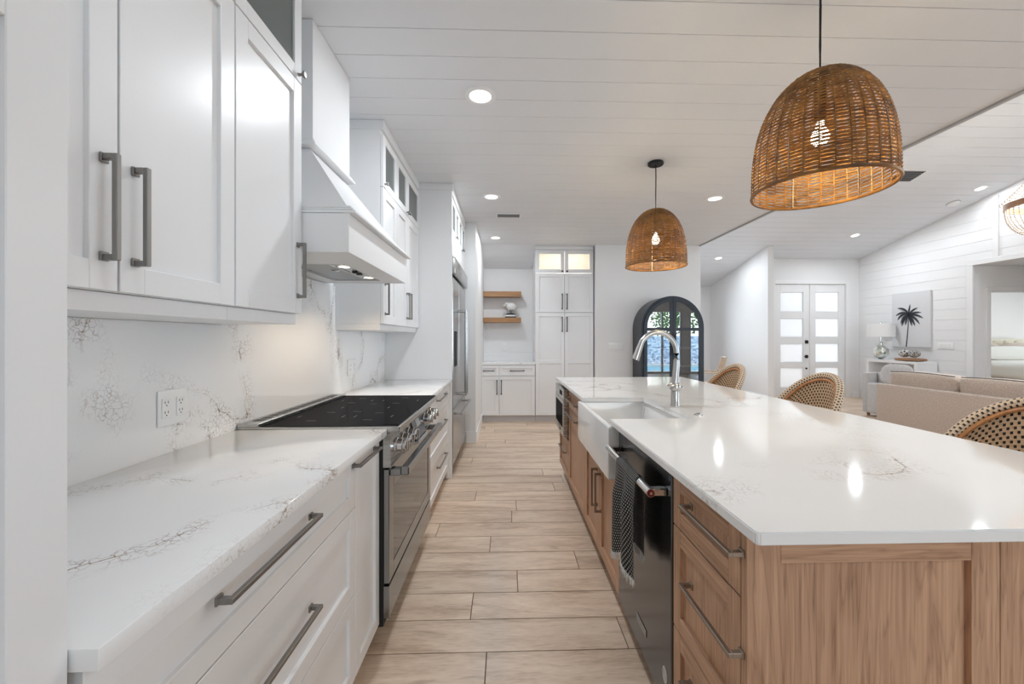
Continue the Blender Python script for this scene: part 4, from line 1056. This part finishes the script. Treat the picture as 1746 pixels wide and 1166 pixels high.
for sd_, nm in (('f', 'front_fold'), ('b', 'rear_fold')):
    g = G(); fn = towel(sd_); g.grid(fn, 60, 50, (27, 37), .003); fl = g.build(nm, M_towel, t, angle=2)
    g = G(); rnd = random.Random(9)
    for i in range(60):
        p = Vector(fn((i + .5) / 60, 1.0)); q_ = p + Vector((rnd.uniform(-.003, .003), rnd.uniform(-.006, .006), -rnd.uniform(.022, .032)))
        g.tube([p, (p + q_) / 2 + Vector((rnd.uniform(-.002, .002), rnd.uniform(-.002, .002), 0)), q_], lambda f: .0022 - .001 * f, 5)
    g.build('fringe', M_fringe, fl)

# microwave drawer
t = thing('microwave_drawer', 'stainless microwave drawer at the far end of the island', 'microwave', (.7, 3.59, .462))
MM = FXm(.534); y0, y1 = 3.325, 3.868
g = G(); g.box(y0 + .001, y1 - .001, .464, .866, .0005, .0535, .003, MM); b0 = g.build('body', M_steel, t)
g = G(); g.box(y0 + .004, y1 - .004, .775, .862, .0537, .0555, .001, MM); g.build('control_strip', M_steel, t)
g = G(); g.box(y0 + .10, y0 + .25, .80, .838, .0556, .0562, 0, MM); g.build('display', M_cooktop, t)
g = G(); g.box(y0 + .004, y1 - .004, .468, .770, .0537, .058, .001, MM); f = g.build('drawer_front', M_steel, t)
g = G(); g.box(y0 + .06, y1 - .06, .535, .735, .0582, .059, 0, MM); g.build('window', M_cooktop, f)
g = G(); g.box(y0 + .2, y1 - .2, .488, .516, .0582, .064, .002, MM); g.build('latch', M_dsteel, f)

# ================================================================ STOOLS
def make_stool(label):
    t = thing('bar_stool', label, 'bar stool', (0, 0, 0), 'woven bistro bar stools along the island')
    R = .21
    def top(a): return 1.045 - .40 * (abs(a) / 1.75) ** 2
    def P(a, z, r=R):  # a=0 is the middle of the back (+X)
        rr = r + .035 * (z - .7) ; return (rr * math.cos(a) * .98 - .02, rr * math.sin(a) * 1.08, z)
    A = 1.46
    g = G(); g.grid(lambda u, v: P(-A + 2 * A * u, .70 + (top(-A + 2 * A * u) - .70) * v), 48, 12, (36, 18), .012); bk = g.build('backrest', M_wick, t, angle=1.2)
    g = G(); pts = [P(-A + 2 * A * i / 56, top(-A + 2 * A * i / 56) + .012, R + .008) for i in range(57)]; g.tube(pts, .021, 12, uvn=(1 / .019, 8)); g.build('woven_rim', M_wick, bk, angle=1.2)
    g = G(); pts = [P(-A + 2 * A * i / 56, top(-A + 2 * A * i / 56) - .012, R - .010) for i in range(57)]; g.tube(pts, .0085, 8); g.build('pole_rim', M_rattan, bk)
    for s in (-1, 1):
        g = G(); a0 = s * 1.12
        g.tube([P(a0 - s * .03, top(a0) - .02, R - .006), P(a0 + s * .1, top(a0 + s * .1) - .035, R - .006)], .016, 10); g.build('binding', M_bind, bk)
    g = G(); g.lathe([(0, .655), (.175, .655), (.19, .665), (.194, .68), (.188, .69), (.15, .695), (0, .694)], (-.01, 0, 0), 40, None, 1, 1.05); g.build('seat', M_wick, t)
    g = G(); g.tube([(-.01 + .19 * math.cos(2 * PI * k / 40), .199 * math.sin(2 * PI * k / 40), .665) for k in range(40)], .013, 8, closed=True); g.build('seat_ring', M_rattan, t)
    for sx_ in (-1, 1):
        for sy_ in (-1, 1):
            g = G(); g.tube([(sx_ * .13 - .01, sy_ * .135, .66), (sx_ * .155 - .01, sy_ * .16, .32), (sx_ * .18 - .01, sy_ * .185, .001)], .0145, 10); g.build('leg', M_rattan, t)
    g = G()
    for z, r in ((.24, .164), (.45, .148)):
        for (a, b_) in (((-r, -r), (r, -r)), ((r, -r), (r, r)), ((r, r), (-r, r)), ((-r, r), (-r, -r))):
            g.tube([(a[0] - .01, a[1] * 1.03, z), (b_[0] - .01, b_[1] * 1.03, z)], .009, 8)
    g.build('stretcher', M_rattan, t)
    return t
s1 = make_stool('cream and black woven bar stool nearest the camera, cut by the frame edge')
s1.location = (1.80, 1.41, 0)
copy_tree(s1, loc=(1.80, 2.45, 0), label='middle cream and black woven bar stool along the island')
copy_tree(s1, loc=(1.76, 3.35, 0), label='woven bar stool at the far end of the island')

# dining chair in the passage
def tubes(name, mt, parent, r, *ls):
    g = G()
    for l in ls: g.tube(l, r, 8)
    return g.build(name, mt, parent)
M_rat2 = wood('pale_rattan_pole', (.40, .24, .13), (.72, .60, .48), 'z', .6, .4)
t = thing('rattan_dining_chair', 'light rattan dining chair standing beyond the arched cabinet', 'chair', (0, 0, 0))
for s in (-1, 1):
    tubes('leg', M_rat2, t, .015, [(-.21, s * .2, .001), (-.2, s * .2, .25), (-.19, s * .2, .46)])
    tubes('leg', M_rat2, t, .015, [(.24, s * .2, .001), (.2, s * .2, .25), (.19, s * .2, .46)])
    tubes('back_post', M_rat2, t, .014, [(.19, s * .19, .46), (.22, s * .185, .7), (.29, s * .17, .95)])
    tubes('armrest', M_rat2, t, .013, [(.215, s * .2, .67), (.05, s * .25, .68), (-.14, s * .26, .66), (-.2, s * .24, .6), (-.19, s * .2, .46)])
tubes('backrest', M_rat2, t, .008, *[[(.19, y, .5), (.22, y * .97, .7), (.288, y * .9, .94)] for y in (-.12, -.06, 0, .06, .12)], [(.29, -.17, .95), (.30, 0, .955), (.29, .17, .95)], [(.225, -.18, .72), (.235, 0, .72), (.225, .18, .72)])
g = G(); g.box(-.21, .20, -.21, .21, .445, .475, .01, seg=2); g.build('seat', M_wick, t)
t.location = (3.70, 7.3, 0); t.rotation_euler.z = -.3

# ================================================================ ARCHED CABINET
t = thing('arched_display_cabinet', 'black arched display cabinet with glass doors against the back wall', 'display cabinet', (2.39, 5.9, 0))
xc = 2.392; Rw = .455; zs_ = 1.445; yf_ = 5.70
def archp(r, n=28, zb=.0): return [(xc - r, zb)] + [(xc + r * math.cos(a), zs_ + r * math.sin(a)) for a in [PI - PI * k / n for k in range(n + 1)]] + [(xc + r, zb)]
My = lambda a, b_, d: (a, d, b_)
M_navy = paint('black_blue_cabinet_paint', (.016, .022, .032), .35)
g = G(); g.ring_prism(archp(Rw, zb=.06), archp(Rw - .022, zb=.082), My, yf_ + .025, 6.095); g.build('shell', M_navy, t)
g = G(); g.prism(archp(Rw - .023, zb=.083), My, 6.075, 6.094); g.build('back_panel', mat('dark_brown_interior', (.07, .055, .045), .6), t)
g = G(); g.ring_prism(archp(Rw + .0, zb=.06), archp(Rw - .03, zb=.09), My, yf_ + .005, yf_ + .0245); g.build('face_frame', M_navy, t)
M_shelfpale = mat('pale_shelf_board', (.62, .56, .5), .5)
for z in (.34, .63, .89, 1.15):
    g = G(); g.box(xc - Rw + .024, xc + Rw - .024, 5.76, 6.07, z - .011, z + .011, .001); g.build('shelf', M_shelfpale, t)
Ri = Rw - .032
for s in (-1, 1):
    # half-arch door leaf
    def half(r, e, zb, n=16):
        if s < 0: return [(xc - e, zb), (xc - r, zb)] + [(xc + r * math.cos(a), zs_ + r * math.sin(a)) for a in [PI - (PI / 2 - math.asin(e / r)) * k / n for k in range(n + 1)]]
        return [(xc + e, zb), (xc + r, zb)] + [(xc + r * math.cos(a), zs_ + r * math.sin(a)) for a in [(PI / 2 - math.asin(e / r)) * k / n for k in range(n + 1)]]
    g = G(); g.ring_prism(half(Ri, .002, .092), half(Ri - .048, .045, .14), My, yf_ - .015, yf_ + .004)
    xa, xb = (xc - Ri + .047, xc - .044) if s < 0 else (xc + .044, xc + Ri - .047)
    g.box(xa, xb, yf_ - .014, yf_ + .003, zs_ - .045, zs_ - .002, .001); g.box(xa, xb, yf_ - .014, yf_ + .003, .40, .50, .001)
    d = g.build('door', M_navy, t)
    g = G(); g.prism(half(Ri - .047, .046, .13), My, yf_ - .006, yf_ - .003); g.build('glass_pane', M_archglass, d)
    xx = xc + s * .022; g = G(); g.cyl((xx, yf_ - .045, 1.05), (xx, yf_ - .045, 1.37), .006, .006, 12)
    for z in (1.07, 1.35): g.cyl((xx, yf_ - .016, z), (xx, yf_ - .045, z), .005, .005, 10)
    g.build('handle', M_black, d)
g = G(); g.box(xc - Rw + .03, xc + Rw - .03, 5.76, 6.08, .0005, .0595); g.build('plinth', M_navy, t)
#==PART5==
# ================================================================ LIVING ROOM
def cushion(g, x0, x1, y0, y1, z0, z1, bulge=.03, lean=0, sag=.0, n=14, pw=.35):
    cx, cy, cz = (x0 + x1) / 2, (y0 + y1) / 2, (z0 + z1) / 2; hx, hy, hz = (x1 - x0) / 2, (y1 - y0) / 2, (z1 - z0) / 2
    bm = bmesh.new(); bmesh.ops.create_cube(bm, size=2); bmesh.ops.subdivide_edges(bm, edges=bm.edges[:], cuts=n, use_grid_fill=True)
    for v in bm.verts:
        d = v.co; m = [abs(c) for c in d]; 
        ex = Vector([c * (1 - .09 * (1 - (1 - (m[(i + 1) % 3]) ** 6) * (1 - (m[(i + 2) % 3]) ** 6))) for i, c in enumerate(d)])
        bl = 1 + bulge * (1 - ex.y ** 2) * (1 - ex.z ** 2) * 3
        p = Vector((ex.x * hx * bl, ex.y * hy, ex.z * hz * (1 + bulge * (1 - ex.y ** 2)) + sag * math.cos(ex.y * PI / 2) ** 2 * (ex.z > 0)))
        p.x += lean * p.z; v.co = p + Vector((cx, cy, cz))
    g._fin(bm)
t = thing('sofa', 'beige tweed sofa with its back to the kitchen', 'sofa', (4.95, 3.6, 0))
sy0, sy1 = 2.45, 4.76
g = G(); g.box(4.60, 5.40, sy0 + .02, sy1 - .02, .08, .40, .02, seg=2); g.build('base', M_sofa, t)
g = G(); g.box(4.50, 4.60, sy0, sy1, .06, .745, .012, seg=3); g.build('back_frame', M_sofa, t)
for a, b_ in ((sy0 - .14, sy0 + .03), (sy1 - .03, sy1 + .13)):
    g = G(); g.box(4.615, 5.42, a, b_, .06, .58, .03, seg=3); g.build('arm', M_sofa, t)
w = (sy1 - .03 - sy0 - .03) / 3
for i in range(3):
    a = sy0 + .03 + i * w
    g = G(); cushion(g, 4.61, 4.86, a + .005, a + w - .005, .44, .90, .035, -.10); bc = g.build('back_cushion', M_sofa, t, angle=2)
    g = G(); pts = [(4.625 + .0 * k, a + .03 + (w - .06) * k / 16, .895 + .012 * math.sin(PI * k / 16)) for k in range(17)]; g.tube(pts, .0045, 6); g.build('piping', M_pipe, bc)
    g = G(); cushion(g, 4.80, 5.42, a + .005, a + w - .005, .40, .55, .02); g.build('seat_cushion', M_sofa, t, angle=2)
for x in (4.56, 5.33):
    for y in (sy0 + .05, sy1 - .05):
        g = G(); g.cyl((x, y, .0005), (x, y, .07), .02, .025, 12); g.build('leg', M_bark, t)
t = thing('loveseat', 'pale grey loveseat beyond the beige sofa, facing the room', 'sofa', (6.6, 6.2, 0))
lx0, lx1, lyb = 6.02, 7.25, 6.62
g = G(); g.box(lx0 + .02, lx1 - .02, lyb - .86, lyb - .1, .08, .40, .02, seg=2); g.build('base', M_seat2, t)
g = G(); g.box(lx0, lx1, lyb - .10, lyb, .06, .72, .012, seg=3); g.build('back_frame', M_seat2, t)
for a, b_ in ((lx0 - .03, lx0 + .14), (lx1 - .14, lx1 + .03)):
    g = G(); g.box(a, b_, lyb - .9, lyb - .105, .06, .56, .03, seg=3); g.build('arm', M_seat2, t)
w = (lx1 - lx0 - .28) / 2
def rot_c(name, x0, x1, y0, y1, z0, z1, lean, parent, mt):
    g = G(); cushion(g, -(y1 - y0) / 2, (y1 - y0) / 2, -(x1 - x0) / 2, (x1 - x0) / 2, z0, z1, .035, lean)
    for v in g.bm.verts: v.co = Vector(((x0 + x1) / 2 + v.co.y, (y0 + y1) / 2 + v.co.x, v.co.z))
    bmesh.ops.recalc_face_normals(g.bm, faces=g.bm.faces)
    return g.build(name, mt, parent, angle=2)
for i in range(2):
    a = lx0 + .14 + i * w
    rot_c('back_cushion', a + .005, a + w - .005, lyb - .34, lyb - .11, .42, .745, .1, t, M_seat2)
    rot_c('seat_cushion', a + .005, a + w - .005, lyb - .90, lyb - .35, .40, .54, 0, t, M_seat2)
for x in (lx0 + .06, lx1 - .06):
    for y in (lyb - .8, lyb - .05):
        g = G(); g.cyl((x, y, .0005), (x, y, .07), .02, .025, 12); g.build('leg', M_bark, t)
pc = Vector((5.95, 5.95, .735)); q = (Matrix.Rotation(.5, 3, 'Z') @ Matrix.Rotation(.35, 3, 'Y')).to_quaternion()
g = G(); g.blob((0, 0, 0), (.06, .19, .165), 28, 0, 1, .62, None)
for v in g.bm.verts: v.co = q @ v.co + pc
pl = single('throw_pillow', g, M_seat2, 'square grey throw pillow with dark piping on the loveseat arm', 'pillow', loc=pc - Vector((0, 0, .2)))
g = G(); pts = []
for k in range(48):
    a = 2 * PI * k / 48; yy = math.copysign(abs(math.cos(a)) ** .5, math.cos(a)) * .183; zz = math.copysign(abs(math.sin(a)) ** .5, math.sin(a)) * .158; pts.append(q @ Vector((0, yy, zz)) + pc)
g.tube(pts, .005, 6, closed=True); g.build('piping', M_pipe, pl)

# console, lamp, tray
t = thing('console_table', 'white open console table against the shiplap wall', 'console table', (7.54, 7.49, 0))
X0, X1, Y0, Y1, ZT = 7.35, 7.735, 6.985, 7.99, .868
M_lac = paint('white_lacquer', (.84, .84, .84), .3)
g = G(); g.box(X0, X1, Y0, Y1, ZT - .045, ZT, .002); g.build('tabletop', M_lac, t)
g = G(); g.box(X0, X1, Y0, Y0 + .05, .0005, ZT - .046, .002); g.build('side_panel', M_lac, t)
g = G(); g.box(X0, X1, Y1 - .05, Y1, .0005, ZT - .046, .002); g.build('side_panel', M_lac, t)
g = G(); g.box(X0, X1 - .01, Y0 + .051, Y1 - .051, .12, .165, .002); g.build('lower_shelf', M_lac, t)
g = G(); g.box(X0 + .005, X1 - .01, 7.47, 7.50, .1655, ZT - .046, .002); g.build('divider', M_lac, t)
lx, ly = 7.50, 7.83
t = thing('table_lamp', 'silver mercury-glass table lamp with white drum shade', 'lamp', (lx, ly, ZT))
g = G(); g.lathe([(0, .0005), (.055, .0005), (.055, .012), (.02, .018), (.03, .03)], (lx, ly, ZT), 28); g.build('foot', M_chrome, t)
k = N('mercury_glass'); nz = k.n('TexNoise', Scale=9.0, Detail=5.0, Vector=k.coord()); k.bsdf(Base_Color=k.ramp(nz, [(.4, (.55, .60, .58)), (.6, (.80, .80, .72))]), Metallic=.85, Roughness=.1, Normal=k.bump(nz, .01, .3)); M_merc = k.m
g = G(); g.lathe([(.028, .018), (.06, .03), (.105, .075), (.128, .14), (.118, .205), (.075, .265), (.036, .30), (.03, .33), (.034, .345), (.028, .36), (0, .36)], (lx, ly, ZT), 36); g.build('base', M_merc, t)
g = G(); g.cyl((lx, ly, ZT + .36), (lx, ly, ZT + .74), .006, .006, 10); g.cyl((lx, ly, ZT + .74), (lx, ly, ZT + .765), .012, .007, 12); g.build('stem', M_chrome, t)
g = G(); g.lathe([(.222, .455), (.222, .715), (.219, .715), (.219, .455), (.222, .455)], (lx, ly, ZT), 48); g.build('lamp_shade', mat('white_linen_shade', (.84, .84, .83), .8), t)
tx, tyy = 7.52, 7.26
t = thing('wood_tray', 'rustic live-edge wooden tray on the console table', 'tray', (tx, tyy, ZT))
g = G(); g.blob((0, 0, 0), (.13, .24, .028), 36, .06, 14, .55)
for v in g.bm.verts: v.co += Vector((tx, tyy, ZT + .031))
g.build('slab', M_bark, t)
M_orb = None
k = N('dark_white_twine'); vo = k.t.nodes.new('ShaderNodeTexVoronoi'); vo.feature = 'DISTANCE_TO_EDGE'; vo.inputs['Scale'].default_value = 26; k.t.links.new(k.coord().outputs[0], vo.inputs[0])
k.bsdf(Base_Color=k.ramp(vo.outputs['Distance'], [(.1, (.6, .58, .55)), (.2, (.04, .04, .04))]), Roughness=.7); M_orb = k.m
k = N('grey_twig'); nz = k.n('TexNoise', Scale=60.0, Detail=5.0, Vector=k.coord()); k.bsdf(Base_Color=k.ramp(nz, [(.4, (.10, .095, .09)), (.6, (.55, .53, .50))]), Roughness=.8, Normal=k.bump(nz, .01, 1)); M_orb2 = k.m
g = G(); g.blob((tx, tyy + .11, ZT + .142), (.082, .082, .074), 24, .03, 20); single('decorative_orb', g, M_orb, 'dark and white decorative orb on the tray, the one nearer the lamp', 'decorative ball', 'decorative orbs on the tray')
g = G(); g.blob((tx, tyy - .07, ZT + .140), (.085, .09, .072), 24, .04, 26); single('decorative_orb', g, M_orb2, 'greyish twig decorative orb on the tray, the one farther from the lamp', 'decorative ball', 'decorative orbs on the tray')

# palm picture
t = thing('wall_picture', 'large square picture of a dark palm tree on the shiplap wall', 'picture', (7.73, 7.45, 1.65))
g = G(); g.box(7.712, 7.748, 7.09, 7.81, 1.125, 2.175, .003); g.build('canvas', mat('pale_grey_canvas', (.66, .66, .67), .7), t)
def MP(a, b_, d=0): return (7.7112 - d, 7.45 - a, 1.65 + b_)
g = G(); rnd = random.Random(4)
def leafline(p0, ang, L, droop, wd):
    pts = []; p = Vector(p0); a = ang
    for i in range(13):
        pts.append((p.x, p.y, a)); p = p + Vector((math.cos(a), math.sin(a))) * L / 12; a -= droop / 12 * (1 if math.cos(ang) >= 0 else -1)
    bm = bmesh.new(); prev = None
    for i, (x, y, a) in enumerate(pts):
        w = wd * math.sin(PI * (.12 + .86 * i / 12)) ; n = Vector((-math.sin(a), math.cos(a)))
        A = bm.verts.new(MP(x + n.x * w * .35, y + n.y * w * .35)); B = bm.verts.new(MP(x - n.x * w, y - n.y * w))
        if prev: bm.faces.new((prev[0], A, B, prev[1]))
        prev = (A, B)
        if 0 < i < 12:
            for s_ in (1, -1):
                ll = w * rnd.uniform(1.3, 2.1) * (1 if s_ < 0 else .8); aa = a - s_ * -1 * .9
                tip = (x + math.cos(a + s_ * .95) * ll, y + math.sin(a + s_ * .95) * ll - ll * .35)
                v = [bm.verts.new(MP(x - math.cos(a) * .008, y - math.sin(a) * .008, .0002)), bm.verts.new(MP(x + math.cos(a) * .010, y + math.sin(a) * .010, .0002)), bm.verts.new(MP(*tip, .0002))]
                bm.faces.new(v)
    g._fin(bm)
cp_ = (-.03, .10)
for ang, L, dr_, wd_ in ((1.55, .20, .3, .022), (2.15, .27, 1.0, .03), (1.0, .22, .9, .026), (2.7, .27, 1.1, .03), (.45, .25, .8, .028), (.1, .30, .9, .03), (3.0, .26, 1.3, .03), (3.6, .24, .9, .03), (-.35, .30, .9, .03), (3.95, .26, .5, .034), (-.8, .26, .6, .032), (4.35, .22, .2, .024), (-1.15, .24, .3, .028)):
    leafline(cp_, ang, L, dr_, wd_)
bm = bmesh.new(); prev = None
for i in range(13):
    f = i / 12; x = -.03 - .045 * f ** 1.6; y = .10 - .62 * f; w = .008 + .004 * f
    A = bm.verts.new(MP(x - w, y)); B = bm.verts.new(MP(x + w, y))
    if prev: bm.faces.new((prev[0], A, B, prev[1]))
    prev = (A, B)
g._fin(bm); g.build('palm_print', mat('charcoal_print', (.03, .035, .045), .8), t, smooth=False)

# bed
t = thing('bed', 'bed with tufted headboard and pale bedding in the bedroom', 'bed', (11.2, 8.3, 0))
g = G(); g.box(10.25, 12.15, 7.55, 9.1, .12, .45, .02, seg=2); g.build('bed_frame', M_seat2, t)
g = G(); cushion(g, 10.2, 12.2, 7.5, 9.1, .452, .80, .005, n=10); g.build('duvet', M_fab_w, t, angle=2)
M_hb = mat('cream_tufted_linen', (.72, .66, .52), .8)
g = G()
for i in range(8):
    for j in range(3): g.blob((10.29 + i * .26, 9.17, .62 + j * .25), (.135, .07, .13), 16, 0, 1, .6)
g.box(10.15, 12.25, 9.15, 9.28, .1, 1.28, .02, seg=2)
g.build('headboard', M_hb, t, angle=2)
for nm, lb, x0, x1, y, z, hz, m_ in (('bed_pillow', 'taupe pillow against the headboard nearer the doorway', 10.75, 11.38, 8.98, 1.02, .17, M_sofa), ('bed_pillow', 'taupe pillow against the headboard farther from the doorway', 11.45, 12.1, 8.98, 1.02, .17, M_sofa), ('bed_pillow', 'long cream bolster pillow in front of the taupe pillows', 10.75, 12.0, 8.80, .96, .16, M_fab_w)):
    g = G(); g.blob(((x0 + x1) / 2, y, z), ((x1 - x0) / 2, .08, hz), 28, 0, 1, .6); single(nm, g, m_, lb, 'pillow', 'pillows on the bed')

# ================================================================ OUTSIDE (behind the camera, seen in the glass of the arched cabinet)
g = G(); g.box(-8, 16, -4.7, REAR - .151, -.12, -.02); g.box(-8, 16, -10.5, -8.2, -.12, -.02); g.box(-8, 1.5, -8.2, -4.7, -.12, -.02); g.box(13, 16, -8.2, -4.7, -.12, -.02); struct('ground_patio', g, paint('pale_patio_stone', (.55, .53, .50), .8, .1))
k = N('pool_water'); nz = k.n('TexNoise', Scale=3.0, Detail=3.0, Vector=k.coord()); k.bsdf(Base_Color=k.mix(nz, (.05, .35, .5), (.12, .55, .68)), Roughness=.05, Normal=k.bump(nz, .05, .3))
g = G(); g.box(1.5, 13, -8.2, -4.7, -.5, -.10); ob = g.build('water_pool', k.m); ob['kind'] = 'structure'
k = N('blue_grey_stone_mosaic'); vo = k.t.nodes.new('ShaderNodeTexVoronoi'); vo.inputs['Scale'].default_value = 9; k.t.links.new(k.coord((1, 1, 1.7)).outputs[0], vo.inputs[0])
ve = k.t.nodes.new('ShaderNodeTexVoronoi'); ve.feature = 'DISTANCE_TO_EDGE'; ve.inputs['Scale'].default_value = 9; k.t.links.new(k.coord((1, 1, 1.7)).outputs[0], ve.inputs[0])
c1 = k.ramp(vo.outputs['Color'], [(.2, (.10, .16, .28)), (.5, (.35, .45, .60)), (.8, (.75, .80, .85))]); k.bsdf(Base_Color=k.mix(k.ramp(ve.outputs['Distance'], [(.02, (0, 0, 0)), (.06, (1, 1, 1))]), (.7, .7, .7), c1.outputs[0]), Roughness=.6)
g = G(); g.box(-8, 16, -9.25, -9.0, -.02, 1.42); struct('wall_garden', g, k.m)
k = N('garden_leaf'); nz = k.n('TexNoise', Scale=8.0, Vector=k.coord()); k.bsdf(Base_Color=k.mix(nz, (.03, .09, .02), (.14, .26, .06)), Roughness=.6); M_leaf = k.m
def shrub(x, y, h, r, label, seed):
    t = thing('garden_tree', label, 'tree', (x, y, -.1), 'trees behind the garden wall')
    g = G(); g.tube([(x, y, -.1), (x + .05, y, h * .4), (x, y, h * .75)], lambda f: .09 - .05 * f, 8); g.build('trunk', M_bark, t)
    rnd = random.Random(seed); bm = bmesh.new()
    for i in range(1500):
        a, b_, c = rnd.uniform(-1, 1), rnd.uniform(-1, 1), rnd.uniform(-1, 1)
        if a * a + b_ * b_ + c * c > 1: continue
        p = Vector((x + a * r, y + b_ * r * .7, h * .75 + c * r * .9)); d1 = Vector((rnd.uniform(-1, 1), rnd.uniform(-1, 1), rnd.uniform(-1, .4))).normalized(); d2 = d1.orthogonal().normalized(); l, w_ = .22, .06
        bm.faces.new([bm.verts.new(p), bm.verts.new(p + d1 * l * .5 + d2 * w_), bm.verts.new(p + d1 * l), bm.verts.new(p + d1 * l * .5 - d2 * w_)])
    g = G(); g.bm.free(); g.bm = bm; g.build('crown', M_leaf, t, smooth=False)
shrub(9.3, -10.6, 3.2, 1.3, 'round leafy tree behind the garden wall, reflected in the right cabinet door', 1)
shrub(6.6, -10.9, 1.7, .8, 'low leafy tree behind the garden wall, reflected in the left cabinet door', 2)
